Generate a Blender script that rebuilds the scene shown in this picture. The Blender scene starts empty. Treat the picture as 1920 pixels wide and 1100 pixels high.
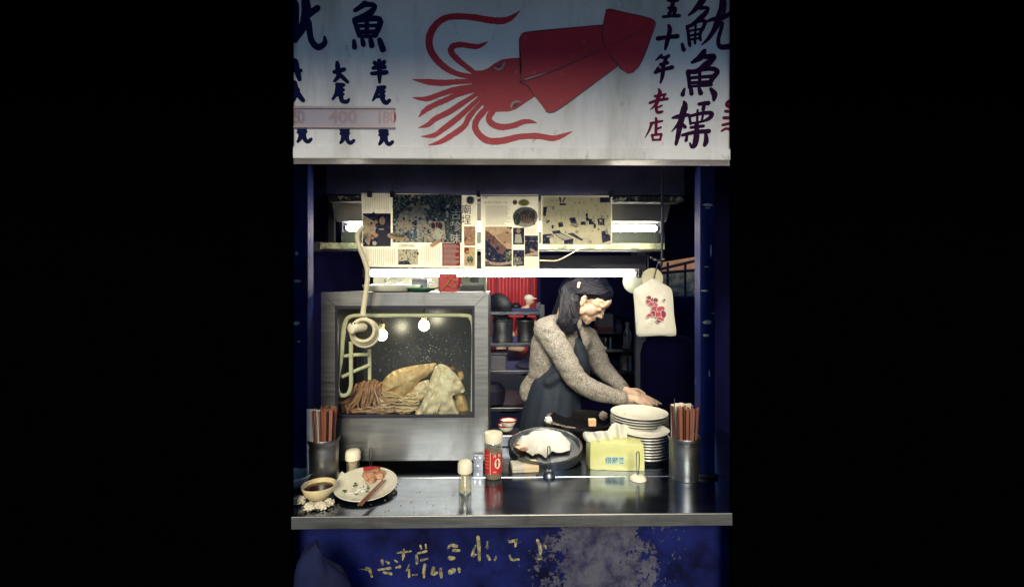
import bpy, bmesh, math, random
from mathutils import Vector, Matrix, noise
random.seed(7)
SC = bpy.context.scene
COL = SC.collection
R = math.radians

# ------------------------------------------------------------------ camera, sky, sun, exposure
CX, CZ, F, HZ, YAW = -0.025, 1.55, 890.0, 530.0, R(-1.0)
cam = bpy.data.cameras.new('camera'); cam.sensor_width = 36.0; cam.lens = F/1920*36
cam.shift_y = -(550-HZ)/1920; cam.clip_start = 0.02; cam.clip_end = 500
camo = bpy.data.objects.new('camera', cam); COL.objects.link(camo)
camo.location = (CX, 0, CZ); camo.rotation_euler = (R(90), 0, YAW); SC.camera = camo

SUN_EL, SUN_AZ = R(26), R(178)          # the street's light comes from behind the camera
w = bpy.data.worlds.new('World'); SC.world = w; w.use_nodes = True
wn = w.node_tree.nodes; wl = w.node_tree.links
sky = wn.new('ShaderNodeTexSky'); sky.sky_type = 'NISHITA'; sky.sun_disc = False
sky.sun_elevation = SUN_EL; sky.sun_rotation = SUN_AZ; sky.dust_density = 0.1; sky.ozone_density = 9.0
wn['Background'].inputs['Strength'].default_value = 0.075
wl.new(sky.outputs[0], wn['Background'].inputs['Color'])
sl = bpy.data.lights.new('sun', 'SUN'); sl.energy = 3.0; sl.angle = R(20); sl.color = (1, .88, .63)
so = bpy.data.objects.new('sun', sl); COL.objects.link(so)
sd = Vector((math.sin(SUN_AZ)*math.cos(SUN_EL), math.cos(SUN_AZ)*math.cos(SUN_EL), math.sin(SUN_EL)))
so.rotation_euler = sd.to_track_quat('Z', 'Y').to_euler(); so.location = (0, -3, 4)
SC.view_settings.view_transform = 'Standard'; SC.view_settings.look = 'None'
SC.view_settings.exposure = 0.5; SC.view_settings.gamma = 1.0
SC.render.engine = 'CYCLES'
SC.cycles.use_denoising = True
SC.cycles.max_bounces = 8; SC.cycles.transparent_max_bounces = 12
SC.cycles.caustics_reflective = False; SC.cycles.caustics_refractive = False
SC.cycles.sample_clamp_indirect = 6.0

# ------------------------------------------------------------------ measuring helpers
_c, _s = math.cos(YAW), math.sin(YAW)
def P(px, py, Y):
    """world point at depth Y seen in the survey photo at (px, py)"""
    dx, dz = (px-960)/F, (HZ-py)/F
    d = Vector((dx*_c - _s, dx*_s + _c, dz))
    t = Y/d.y
    return Vector((CX, 0, CZ)) + d*t
def PZ(px, py, z):
    dz = (HZ-py)/F
    dx = (px-960)/F
    d = Vector((dx*_c - _s, dx*_s + _c, dz))
    return Vector((CX, 0, CZ)) + d*((z-CZ)/dz)
CT = 0.89            # counter top height

# ------------------------------------------------------------------ materials
def lin(r, g, b):
    f = lambda c: (c/255/12.92) if c/255 <= .04045 else ((c/255+.055)/1.055)**2.4
    return (f(r), f(g), f(b), 1)
MATS = {}
def mat(name, col, rough=.6, metal=0, var=.15, scale=14, bump=0, bscale=60, spec=.5, col2=None, stretch=(1,1,1),
        alpha=None, sss=0, trans=0, coat=0, fac=None):
    if name in MATS: return MATS[name]
    m = bpy.data.materials.new(name); m.use_nodes = True; MATS[name] = m
    n, l = m.node_tree.nodes, m.node_tree.links
    b = n['Principled BSDF']
    b.inputs['Roughness'].default_value = rough; b.inputs['Metallic'].default_value = metal
    b.inputs['Specular IOR Level'].default_value = spec; b.inputs['Coat Weight'].default_value = coat
    tc = n.new('ShaderNodeTexCoord'); mp = n.new('ShaderNodeMapping'); mp.inputs['Scale'].default_value = stretch
    l.new(tc.outputs['Object'], mp.inputs[0])
    nz = n.new('ShaderNodeTexNoise'); nz.inputs['Scale'].default_value = scale; nz.inputs['Detail'].default_value = 6
    nz.inputs['Roughness'].default_value = .65
    l.new(mp.outputs[0], nz.inputs['Vector'])
    cr = n.new('ShaderNodeValToRGB')
    a, z = fac or (.3, .7)
    cr.color_ramp.elements[0].position = a; cr.color_ramp.elements[1].position = z
    c = Vector(col[:3])
    cr.color_ramp.elements[0].color = (*(c*(1-var)), 1)
    cr.color_ramp.elements[1].color = (*(Vector(col2[:3]) if col2 else c*(1+var)), 1)
    l.new(nz.outputs['Fac'], cr.inputs[0]); l.new(cr.outputs[0], b.inputs['Base Color'])
    if metal or rough < .5:
        mr = n.new('ShaderNodeMapRange'); mr.inputs['To Min'].default_value = rough*.75; mr.inputs['To Max'].default_value = min(1, rough*1.35)
        l.new(nz.outputs['Fac'], mr.inputs[0]); l.new(mr.outputs[0], b.inputs['Roughness'])
    if bump:
        n2 = n.new('ShaderNodeTexNoise'); n2.inputs['Scale'].default_value = bscale; n2.inputs['Detail'].default_value = 5
        l.new(mp.outputs[0], n2.inputs['Vector'])
        bp = n.new('ShaderNodeBump'); bp.inputs['Strength'].default_value = bump; bp.inputs['Distance'].default_value = .004
        l.new(n2.outputs['Fac'], bp.inputs['Height']); l.new(bp.outputs[0], b.inputs['Normal'])
    if sss:
        b.inputs['Subsurface Weight'].default_value = sss; b.inputs['Subsurface Radius'].default_value = (.012, .006, .003); b.inputs['Subsurface Scale'].default_value = 1
    if trans:
        ts = n.new('ShaderNodeBsdfTranslucent'); mx = n.new('ShaderNodeMixShader'); mx.inputs[0].default_value = trans
        l.new(cr.outputs[0], ts.inputs[0]); l.new(b.outputs[0], mx.inputs[1]); l.new(ts.outputs[0], mx.inputs[2])
        l.new(mx.outputs[0], n['Material Output'].inputs[0])
    return m
def emit(name, col, s):
    if name in MATS: return MATS[name]
    m = bpy.data.materials.new(name); m.use_nodes = True; MATS[name] = m
    n, l = m.node_tree.nodes, m.node_tree.links; n.remove(n['Principled BSDF'])
    e = n.new('ShaderNodeEmission'); e.inputs[0].default_value = (*col, 1); e.inputs[1].default_value = s
    l.new(e.outputs[0], n['Material Output'].inputs[0]); return m
def thinglass(name, tint=(.93, .97, .95), refl=.08, rough=.03, haze=0):
    if name in MATS: return MATS[name]
    m = bpy.data.materials.new(name); m.use_nodes = True; MATS[name] = m
    n, l = m.node_tree.nodes, m.node_tree.links; n.remove(n['Principled BSDF'])
    t = n.new('ShaderNodeBsdfTransparent'); t.inputs[0].default_value = (*tint, 1)
    g = n.new('ShaderNodeBsdfGlossy'); g.inputs['Roughness'].default_value = rough
    fr = n.new('ShaderNodeLayerWeight'); fr.inputs[0].default_value = .25
    ma = n.new('ShaderNodeMath'); ma.operation = 'MULTIPLY_ADD'; ma.inputs[1].default_value = .5; ma.inputs[2].default_value = refl
    l.new(fr.outputs['Facing'], ma.inputs[0])
    mx = n.new('ShaderNodeMixShader'); l.new(ma.outputs[0], mx.inputs[0]); l.new(t.outputs[0], mx.inputs[1]); l.new(g.outputs[0], mx.inputs[2])
    out = mx
    if haze:
        d = n.new('ShaderNodeBsdfDiffuse'); d.inputs[0].default_value = (.8, .8, .75, 1)
        mx2 = n.new('ShaderNodeMixShader'); mx2.inputs[0].default_value = haze
        l.new(mx.outputs[0], mx2.inputs[1]); l.new(d.outputs[0], mx2.inputs[2]); out = mx2
    l.new(out.outputs[0], n['Material Output'].inputs[0]); return m

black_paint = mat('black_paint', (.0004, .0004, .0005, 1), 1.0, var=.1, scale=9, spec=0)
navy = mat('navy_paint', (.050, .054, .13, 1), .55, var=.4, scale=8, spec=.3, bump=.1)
navy_deep = mat('navy_shadow_paint', (.0055, .006, .050, 1), .8, var=.4, scale=6, spec=.1)  # blue cast of the deep shade is put into this base colour
postblue = mat('blue_enamel', (.008, .015, .11, 1), .6, var=.45, scale=11, spec=.12, bump=.15, bscale=30)
chip = mat('bare_chipped_metal', lin(216, 216, 200), .5, .3, var=.3)
steel = mat('brushed_steel', (.27, .275, .28, 1), .40, 1, var=.18, scale=5, stretch=(1, 1, 18), bump=.05, bscale=12)
steel_h = mat('brushed_counter_steel', (.22, .265, .35, 1), .16, 1, var=.22, scale=4, stretch=(1, 6, 6), bump=.03, bscale=14)
steel_d = mat('worn_dark_steel', (.16, .17, .20, 1), .35, 1, var=.3, scale=9)
chrome = mat('polished_steel', (.6, .6, .58, 1), .16, 1, var=.1)
rubber = mat('black_rubber', (.006, .006, .026, 1), .6, var=.2)  # black tinted navy, the shadow's blue painted in
whitep = mat('white_plastic', lin(232, 226, 200), .38, var=.05, coat=.2)
cablew = mat('yellowed_white_cable', lin(214, 206, 176), .5, var=.12, scale=20)
cream = mat('cream_ceramic', lin(228, 226, 210), .22, var=.05, coat=.5)
greyrim = mat('grey_blue_ceramic_rim', lin(60, 66, 92), .3, var=.1)
redrim = mat('red_ceramic_mark', lin(165, 40, 48), .35, var=.1)
tissue = mat('tissue_paper', lin(238, 237, 230), .9, var=.05, scale=30, bump=.3, bscale=70, trans=.25)
wood = mat('brown_chopstick_wood', lin(136, 86, 70), .55, var=.35, scale=30, stretch=(1, 1, .15))
woodp = mat('pale_toothpick_wood', lin(216, 196, 148), .7, var=.15, scale=60)
glassm = thinglass('clear_cabinet_glass', refl=.035)
jarglass = thinglass('jar_glass', (.95, .97, .94), .10, haze=.06)
thinplastic = thinglass('clear_thin_plastic', (.9, .93, .92), .16, .12, haze=.18)
tubem = emit('lit_fluorescent_tube', (1, .92, .76), 38)
bulbm = emit('lit_warm_bulb', (1, .82, .50), 42)

# ------------------------------------------------------------------ mesh helpers
def thing(name, label, cat, loc=(0, 0, 0), group=None):
    o = bpy.data.objects.new(name, None); COL.objects.link(o); o.location = loc; o.empty_display_size = .05
    o['label'] = label; o['category'] = cat
    if group: o['group'] = group
    return o
def root_loc(p):
    v = Vector((0, 0, 0))
    while p is not None: v = v + Vector(p.location); p = p.parent
    return v
def obj(name, bm, m, parent=None, label=None, cat=None, group=None, kind=None, smooth=False, off=None):
    me = bpy.data.meshes.new(name)
    if isinstance(bm, bpy.types.Mesh): me = bm
    else:
        bmesh.ops.recalc_face_normals(bm, faces=bm.faces[:]); bm.to_mesh(me); bm.free()
    if smooth:
        for p in me.polygons: p.use_smooth = True
    o = bpy.data.objects.new(name, me); COL.objects.link(o)
    if m and not me.materials: me.materials.append(m)
    if parent is not None:
        L = root_loc(parent) if off is None else Vector(off)
        me.transform(Matrix.Translation(-L)); o.parent = parent
    elif me.vertices and kind != 'structure':
        xs = [v.co for v in me.vertices]
        L = Vector(((min(v.x for v in xs)+max(v.x for v in xs))/2, (min(v.y for v in xs)+max(v.y for v in xs))/2, min(v.z for v in xs)))
        me.transform(Matrix.Translation(-L)); o.location = L
    if label: o['label'] = label; o['category'] = cat
    if group: o['group'] = group
    if kind: o['kind'] = kind
    return o
def auto(o, ang=40):
    me = o.data
    for p in me.polygons: p.use_smooth = True
    me.set_sharp_from_angle(angle=R(ang)); return o
NB = bmesh.new
def box(bm, x0, x1, y0, y1, z0, z1, bev=0):
    r = bmesh.ops.create_cube(bm, size=1)
    vs = r['verts']
    for v in vs: v.co = Vector((x0+(v.co.x+.5)*(x1-x0), y0+(v.co.y+.5)*(y1-y0), z0+(v.co.z+.5)*(z1-z0)))
    if bev:
        es = list({e for v in vs for e in v.link_edges})
        bmesh.ops.bevel(bm, geom=es, offset=bev, segments=2, affect='EDGES', profile=.5)
    return bm
def pbox(bm, px0, py0, px1, py1, Y, depth, bev=0):
    """box whose front face (at depth Y) spans the surveyed corners"""
    a, b = P(px0, py0, Y), P(px1, py1, Y)
    return box(bm, min(a.x, b.x), max(a.x, b.x), Y, Y+depth, min(a.z, b.z), max(a.z, b.z), bev)
def lathe(bm, c, prof, n=32, axis='Z', rot=None, sx=1, sy=1, cap=True):
    c = Vector(c); rings = []
    for r, h in prof:
        ring = []
        for i in range(n):
            a = 2*math.pi*i/n
            v = Vector((math.cos(a)*r*sx, math.sin(a)*r*sy, h))
            if axis == 'Y': v = Vector((v.x, h, v.y))
            if axis == 'X': v = Vector((h, v.x, v.y))
            if rot: v = rot @ v
            ring.append(bm.verts.new(c+v))
        rings.append(ring)
    for a, b in zip(rings, rings[1:]):
        for i in range(n):
            j = (i+1) % n; bm.faces.new((a[i], a[j], b[j], b[i]))
    if cap: bm.faces.new(rings[0]); bm.faces.new(rings[-1])
    return bm
def smoothpath(pts, k=6):
    """Catmull-Rom through tuples of any length"""
    pts = [tuple(p) for p in pts]
    if len(pts) < 3:
        a, b = pts; return [tuple(a[i]+(b[i]-a[i])*t/k for i in range(len(a))) for t in range(k+1)]
    q = [pts[0]]+pts+[pts[-1]]; out = []
    for i in range(1, len(q)-2):
        p0, p1, p2, p3 = q[i-1], q[i], q[i+1], q[i+2]
        for s in range(k):
            t = s/k
            out.append(tuple(.5*((2*p1[j])+(-p0[j]+p2[j])*t+(2*p0[j]-5*p1[j]+4*p2[j]-p3[j])*t*t+(-p0[j]+3*p1[j]-3*p2[j]+p3[j])*t**3) for j in range(len(p1))))
    out.append(pts[-1]); return out
def tube(bm, pts, r, n=8, k=5, smooth=True, cap=True, flat=1.0):
    """pts: (x,y,z) or (x,y,z,radius)"""
    pts = [tuple(p) if len(p) == 4 else (*p, r) for p in pts]
    if smooth and len(pts) > 2: pts = smoothpath(pts, k)
    rings = []; up = None
    for i, p in enumerate(pts):
        a = Vector(pts[max(i-1, 0)][:3]); b = Vector(pts[min(i+1, len(pts)-1)][:3]); t = (b-a)
        t = t.normalized() if t.length > 1e-9 else Vector((0, 0, 1))
        if up is None:
            up = Vector((0, 0, 1)) if abs(t.z) < .9 else Vector((0, 1, 0))
        u = t.cross(up)
        if u.length < 1e-6: u = t.orthogonal()
        u.normalize(); v = u.cross(t).normalized(); up = v
        c = Vector(p[:3]); rr = max(p[3], 1e-5)
        rings.append([bm.verts.new(c+u*math.cos(2*math.pi*j/n)*rr+v*math.sin(2*math.pi*j/n)*rr*flat) for j in range(n)])
    for a, b in zip(rings, rings[1:]):
        for i in range(n):
            j = (i+1) % n; bm.faces.new((a[i], a[j], b[j], b[i]))
    if cap: bm.faces.new(rings[0]); bm.faces.new(rings[-1])
    return bm
def prism(bm, pts, y0, y1):
    """closed outline in (x,z), extruded from y0 to y1"""
    f = [bm.verts.new((p[0], y0, p[1])) for p in pts]; b = [bm.verts.new((p[0], y1, p[1])) for p in pts]
    n = len(pts)
    fa = bm.faces.new(f); bm.faces.new(b[::-1])
    for i in range(n):
        j = (i+1) % n; bm.faces.new((f[i], f[j], b[j], b[i]))
    bmesh.ops.triangulate(bm, faces=[fa]) if n > 4 else None
    return bm
def pprism(bm, pts, Y, d):
    q = [P(x, y, Y) for x, y in pts]
    return prism(bm, [(v.x, v.z) for v in q], Y, Y+d)
def stroke(bm, pts, Y, d, k=6, wob=0):
    """flat painted brush stroke: (px,py,width px)"""
    q = smoothpath(pts, k); L, Rr = [], []
    for i, (x, y, wd) in enumerate(q):
        a = q[max(i-1, 0)]; b = q[min(i+1, len(q)-1)]
        tx, ty = b[0]-a[0], b[1]-a[1]; ln = math.hypot(tx, ty) or 1
        nx, ny = -ty/ln, tx/ln; h = max(wd, .3)/2
        if wob: h *= 1+wob*noise.noise(Vector((x*.4, y*.4, 3)))
        L.append((x+nx*h, y+ny*h)); Rr.append((x-nx*h, y-ny*h))
    # rounded ends
    def cap_(c, ang, h):
        return [(c[0]+math.cos(ang+t)*h, c[1]+math.sin(ang+t)*h) for t in (-.9, -.45, 0, .45, .9)]
    e = q[-1]; s = q[0]
    ae = math.atan2(e[1]-q[-2][1], e[0]-q[-2][0]); as_ = math.atan2(s[1]-q[1][1], s[0]-q[1][0])
    he, hs = max(e[2], .3)/2, max(s[2], .3)/2
    poly = Rr + cap_(e, ae, he) + L[::-1] + cap_(s, as_, hs)
    # strip of quads for robustness
    def V(p, y): v = P(p[0], p[1], Y); return bm.verts.new((v.x, y, v.z))
    n = len(q); vl = [V(p, Y) for p in L]; vr = [V(p, Y) for p in Rr]; wl_ = [V(p, Y+d) for p in L]; wr_ = [V(p, Y+d) for p in Rr]
    for i in range(n-1):
        bm.faces.new((vl[i], vl[i+1], vr[i+1], vr[i])); bm.faces.new((vl[i], wl_[i], wl_[i+1], vl[i+1])); bm.faces.new((vr[i], vr[i+1], wr_[i+1], wr_[i]))
    for cp, A, B in ((cap_(e, ae, he), vr[-1], vl[-1]), (cap_(s, as_, hs), vl[0], vr[0])):
        cv = [V(p, Y) for p in cp]; bm.faces.new([A]+cv+[B])
    return bm
def ptube(bm, pts, r, n=8, k=5, flat=1.0):
    """pts: (px,py,Y) or (px,py,Y,r)"""
    return tube(bm, [(*P(p[0], p[1], p[2]), p[3] if len(p) > 3 else r) for p in pts], r, n, k, flat=flat)
def textmesh(s, size, bold=0, align='CENTER'):
    c = bpy.data.curves.new('t', 'FONT'); c.body = s; c.size = size; c.align_x = align; c.align_y = 'CENTER'; c.offset = bold; c.extrude = .0002
    o = bpy.data.objects.new('t', c); COL.objects.link(o)
    me = bpy.data.meshes.new_from_object(o.evaluated_get(bpy.context.evaluated_depsgraph_get()))
    bpy.data.objects.remove(o); bpy.data.curves.remove(c); return me
def text(s, px, py, Y, hpx, m, parent, name='lettering', bold=0, sx=1, rz=0):
    me = textmesh(s, 1.0, bold)
    if not me.vertices: return None
    h = hpx*Y/F
    c = P(px, py, Y)
    M = Matrix.Translation(c) @ Matrix.Rotation(rz, 4, 'Y') @ Matrix.Rotation(R(90), 4, 'X') @ Matrix.Diagonal((h*sx*1.05, h*1.05, 1, 1))
    me.transform(M)
    me.materials.clear()
    return obj(name, me, m, parent)
def remeshed(bm, voxel, smooth=4, name='tmp'):
    me = bpy.data.meshes.new(name)
    if isinstance(bm, Blob): me.from_pydata([tuple(v) for v in bm.v], [], bm.f)
    else: bm.to_mesh(me); bm.free()
    o = bpy.data.objects.new(name, me); COL.objects.link(o)
    r = o.modifiers.new('r', 'REMESH'); r.mode = 'VOXEL'; r.voxel_size = voxel
    if smooth:
        s = o.modifiers.new('s', 'SMOOTH'); s.factor = .5; s.iterations = smooth
    out = bpy.data.meshes.new_from_object(o.evaluated_get(bpy.context.evaluated_depsgraph_get()))
    bpy.data.objects.remove(o)
    for p in out.polygons: p.use_smooth = True
    return out
def ruffle(me, fn):
    ns = [v.normal.copy() for v in me.vertices]; co = [v.co.copy() for v in me.vertices]
    me.vertices.foreach_set('co', [c for v, n_ in zip(co, ns) for c in (v+n_*fn(v))]); me.update()
class Blob:
    """collects many closed balls quickly before they are fused into one surface"""
    def __init__(self): self.v = []; self.f = []
_ball = {}
def ball(u, v):
    if (u, v) not in _ball:
        vs = [Vector((0, 0, 1))]; fs = []
        for i in range(1, v):
            a = math.pi*i/v
            for j in range(u): b = 2*math.pi*j/u; vs.append(Vector((math.sin(a)*math.cos(b), math.sin(a)*math.sin(b), math.cos(a))))
        vs.append(Vector((0, 0, -1))); n_ = len(vs)
        for j in range(u): k = (j+1) % u; fs.append((0, 1+j, 1+k)); fs.append((n_-1, n_-1-u+k, n_-1-u+j))
        for i in range(v-2):
            for j in range(u): k = (j+1) % u; fs.append((1+i*u+j, 1+(i+1)*u+j, 1+(i+1)*u+k, 1+i*u+k))
        _ball[(u, v)] = (vs, fs)
    return _ball[(u, v)]
def ell(bm, c, r, rot=None, u=16, v=10):
    if isinstance(bm, Blob):
        vs, fs = ball(u, v); c = Vector(c); k = len(bm.v); r = Vector(r) if hasattr(r, '__len__') else Vector((r, r, r))
        for q in vs:
            p = Vector((q.x*r.x, q.y*r.y, q.z*r.z)); bm.v.append(c+(rot @ p if rot else p))
        bm.f.extend(tuple(i+k for i in f) for f in fs); return bm
    M = Matrix.Translation(Vector(c)) @ ((rot.to_4x4() if rot else Matrix.Identity(4))) @ Matrix.Diagonal((*r, 1) if hasattr(r, '__len__') else (r, r, r, 1))
    bmesh.ops.create_uvsphere(bm, u_segments=u, v_segments=v, radius=1, matrix=M); return bm
def limb(bm, pts, k=6, sy=1):
    """chain of overlapping balls (x,y,z,r)"""
    q = smoothpath(pts, k) if len(pts) > 2 else smoothpath(pts, 8)
    for p in q: ell(bm, p[:3], (p[3], p[3]*sy, p[3]), u=12, v=8)
    return bm
def crumple(bm, c, r, seed, amt=.35, sub=3, flat=1.0, freq=2.2):
    q = bmesh.ops.create_icosphere(bm, subdivisions=sub, radius=1, matrix=Matrix.Identity(4))
    for v in q['verts']:
        n = v.co.normalized()
        d = 1+amt*noise.turbulence(n*freq+Vector((seed, 0, 0)), 3, True)-amt*.6
        v.co = Vector(c)+Vector((n.x*d*r[0], n.y*d*r[1], n.z*d*r[2]*flat))
    return bm

# ================================================================== THE SETTING
asphalt = mat('asphalt', (.05, .05, .052, 1), .9, var=.3, scale=30, bump=.4, bscale=200)
concrete = mat('stall_floor_concrete', (.10, .10, .11, 1), .8, var=.3, scale=5, bump=.2)
bm = NB(); box(bm, -60, 60, -60, 80, -.2, 0); obj('ground', bm, asphalt, kind='structure')
bm = NB(); box(bm, -1.2, 1.4, 1.5, 3.45, .004, .03); obj('floor', bm, concrete, kind='structure')
YB = 1.356  # boards added on both sides, painted near black so the flanks stay dark
xl, xr = P(547, 300, YB).x, P(1372, 300, YB).x
bm = NB(); box(bm, xl-4.5, xl, YB, YB+.012, .0, 4.2); obj('added_dark_boarding', bm, black_paint, None, 'near-black boarding added to darken the space left of the squid stall', 'wall')
bm = NB(); box(bm, xr, xr+4.5, YB, YB+.012, .0, 4.2); obj('added_dark_boarding', bm, black_paint, None, 'near-black boarding added to darken the space right of the squid stall', 'wall')
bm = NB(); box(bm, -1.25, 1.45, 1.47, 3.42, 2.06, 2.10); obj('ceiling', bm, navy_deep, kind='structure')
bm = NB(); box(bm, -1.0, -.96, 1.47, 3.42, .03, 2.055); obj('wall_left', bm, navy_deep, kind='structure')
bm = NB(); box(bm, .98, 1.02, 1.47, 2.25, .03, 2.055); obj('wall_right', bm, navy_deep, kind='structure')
# unseen canopy, added to shade the top of the sign
bm = NB(); v = [(-3, -.12, 2.65), (3, -.12, 2.65), (3, 1.35, 2.96), (-3, 1.35, 2.96)]
f0 = [bm.verts.new(p) for p in v]; f1 = [bm.verts.new((p[0], p[1], p[2]+.03)) for p in v]
bm.faces.new(f0[::-1]); bm.faces.new(f1)
for i in range(4): bm.faces.new((f0[i], f0[(i+1) % 4], f1[(i+1) % 4], f1[i]))
obj('added_sign_shade', bm, navy, None, 'unseen dark canopy added to shade the top of the painted sign', 'awning')

# ================================================================== THE SIGN
YS = 1.372
sign_w = mat('sign_white_enamel', lin(216, 216, 222), .45, var=.10, scale=3.2, col2=lin(230, 230, 234), bump=.06, bscale=25, spec=.3)
sign_red = mat('sign_red_paint', lin(172, 32, 54), .5, var=.16, scale=6, spec=.3)
sign_maroon = mat('sign_maroon_paint', lin(104, 22, 58), .7, var=.15, spec=.08)
sign_purple = mat('sign_purple_black_paint', lin(44, 12, 54), .7, var=.15, spec=.08)
sign_navy = mat('sign_navy_paint', lin(14, 20, 66), .7, var=.15, spec=.08)
sign_grey = mat('sign_pale_grey_line', lin(150, 130, 140), .5)
sign_dark = mat('sign_dark_outline', lin(62, 18, 44), .55)
def grime(m, col, sc, st, lo_, hi_, amt):
    n, l = m.node_tree.nodes, m.node_tree.links; b = n['Principled BSDF']; src = b.inputs['Base Color'].links[0].from_socket
    tc = n.new('ShaderNodeTexCoord'); mp = n.new('ShaderNodeMapping'); mp.inputs['Scale'].default_value = st; l.new(tc.outputs['Object'], mp.inputs[0])
    z = n.new('ShaderNodeTexNoise'); z.inputs['Scale'].default_value = sc; z.inputs['Detail'].default_value = 8; z.inputs['Roughness'].default_value = .7; l.new(mp.outputs[0], z.inputs['Vector'])
    r = n.new('ShaderNodeMapRange'); r.inputs[1].default_value = lo_; r.inputs[2].default_value = hi_; r.inputs[4].default_value = amt; l.new(z.outputs['Fac'], r.inputs[0])
    x = n.new('ShaderNodeMix'); x.data_type = 'RGBA'; l.new(r.outputs[0], x.inputs['Factor']); l.new(src, x.inputs['A']); x.inputs['B'].default_value = col; l.new(x.outputs['Result'], b.inputs['Base Color'])
grime(sign_w, lin(120, 116, 104), 5, (1, 1, .22), .50, .72, .55); grime(sign_w, lin(96, 84, 66), 26, (1, 1, .5), .60, .72, .5)
for m_ in (sign_red, sign_purple, sign_maroon, sign_navy): grime(m_, lin(190, 170, 170), 40, (1, 1, 1), .60, .74, .35 if m_ is sign_red else .10)
grime(steel, (.10, .095, .09, 1), 9, (1, 1, .4), .52, .75, .6); grime(steel_h, (.09, .09, .10, 1), 12, (1, 1, 1), .50, .72, .6)
grime(postblue, (.10, .10, .10, 1), 22, (1, 1, .6), .60, .66, .5)
a, b = P(500, 275, YS), P(1420, -140, YS)
sg = thing('shop_sign', 'wide white painted shop sign with a big red squid across the top of the stall', 'sign', (0, YS, a.z))
bm = NB(); box(bm, a.x, b.x, YS, YS+.05, a.z, b.z); obj('sign_panel', bm, sign_w, sg)
c0 = P(500, 298, YS)
bm = NB(); box(bm, a.x, b.x, YS-.008, YS+.06, c0.z, a.z-.0015, .003); obj('bottom_rail', bm, sign_w, sg)
YP = YS-.0012
def fromcrop(x0, y0, s): return lambda p: tuple([x0+p[0]/s, y0+p[1]/s] + ([p[2]/s] if len(p) > 2 else []))
g = fromcrop(760, 0, 3.548)
sq = {}
mantle = [(755,262),(765,240),(800,215),(1050,188),(1312,165),(1308,235),(1330,310),(1365,375),(1415,440),(1250,560),(1100,670),(1010,735),(970,748),(935,740),(900,690),(855,635),(820,575),(765,540),(772,400)]
fin = [(1335,66),(1360,57),(1500,90),(1650,132),(1663,150),(1640,235),(1600,340),(1560,430),(1520,482),(1480,490),(1440,462),(1365,375),(1325,310),(1308,230),(1318,140)]
head = [(757,385),(700,388),(640,398),(590,425),(550,455),(510,470),(460,470),(430,500),(440,560),(480,640),(540,742),(600,745),(690,742),(740,725),(790,690),(855,648),(870,600),(800,520),(772,400)]
pm = obj('painted_squid', pprism(NB(), [g(p) for p in mantle], YP, .0008), sign_red, sg)
obj('painted_fin', pprism(NB(), [g(p) for p in fin], YP-.0006, .0008), sign_red, pm)
obj('painted_head', pprism(NB(), [g(p) for p in head], YP+.0004, .0006), sign_red, pm)
TEN = [[(470,515,34),(340,490,36),(240,430,44),(170,340,48),(160,250,48),(200,170,46),(270,120,42),(360,110,40),(460,118,42),(560,135,46),(640,140,44),(700,122,34),(765,72,4)],
 [(480,500,30),(400,440,36),(340,390,40),(305,345,42),(315,310,40),(370,298,36),(440,308,36),(490,308,32),(550,278,4)],
 [(480,540,30),(340,545,36),(250,552,40),(150,545,38),(50,530,6)],
 [(480,570,28),(340,595,38),(240,625,36),(140,658,34),(50,650,6)],
 [(490,595,26),(360,625,34),(270,665,36),(190,700,36),(130,735,32),(88,780,4)],
 [(500,610,26),(360,700,36),(290,745,38),(200,790,36),(150,830,30),(88,850,4)],
 [(520,630,26),(400,740,36),(330,800,38),(250,860,36),(190,900,32),(105,908,4)],
 [(530,660,26),(430,770,36),(390,840,38),(300,905,36),(230,945,30),(155,965,4)],
 [(560,700,40),(480,790,42),(465,850,42),(500,905,44),(560,938,46),(650,935,44),(760,910,40),(880,905,40),(980,920,38),(1040,905,28),(1110,875,4)],
 [(590,725,44),(555,785,40),(580,825,42),(640,845,42),(720,835,36),(780,812,34),(830,808,26),(875,818,4)]]
for i, t in enumerate(TEN):
    obj('painted_tentacle', stroke(NB(), [g(p) for p in t], YP+.0002-.00003*i, .0005, 7, wob=.18), sign_red, pm)
for t in ([(765,385,6),(775,460,7),(765,540,8),(820,578,7),(858,640,6)], [(765,545,6),(900,505,7),(1060,440,7),(1200,378,6),(1310,322,3)], [(1372,300,4),(1500,240,6),(1640,168,3)],
          [(1316,160,4),(1308,235,6),(1328,310,5)], [(1365,375,6),(1415,430,7),(1440,462,5)], [(772,250,4),(800,217,6),(1050,190,5),(1310,167,4)], [(935,742,4),(1010,733,6),(1250,560,5),(1412,442,3)],
          [(1335,64,4),(1500,92,5),(1655,138,4),(1640,235,5),(1560,432,5),(1480,492,4)]):
    obj('outline', stroke(NB(), [g(p) for p in t], YP-.0012, .0005), sign_dark, pm)
for t in ([(595,450,8),(612,462,12),(640,455,12),(660,420,8)], [(705,715,12),(712,690,14),(740,676,14),(772,680,6)], [(800,530,10),(860,512,12),(935,488,4)]):
    obj('highlight', stroke(NB(), [g(p) for p in t], YP-.0011, .0005), sign_grey, pm)
obj('pupil', stroke(NB(), [g(p) for p in [(612,445,14),(640,440,10)]], YP-.0010, .0004), sign_dark, pm)
obj('pupil', stroke(NB(), [g(p) for p in [(725,702,16),(742,698,12)]], YP-.0010, .0004), sign_dark, pm)

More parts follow.
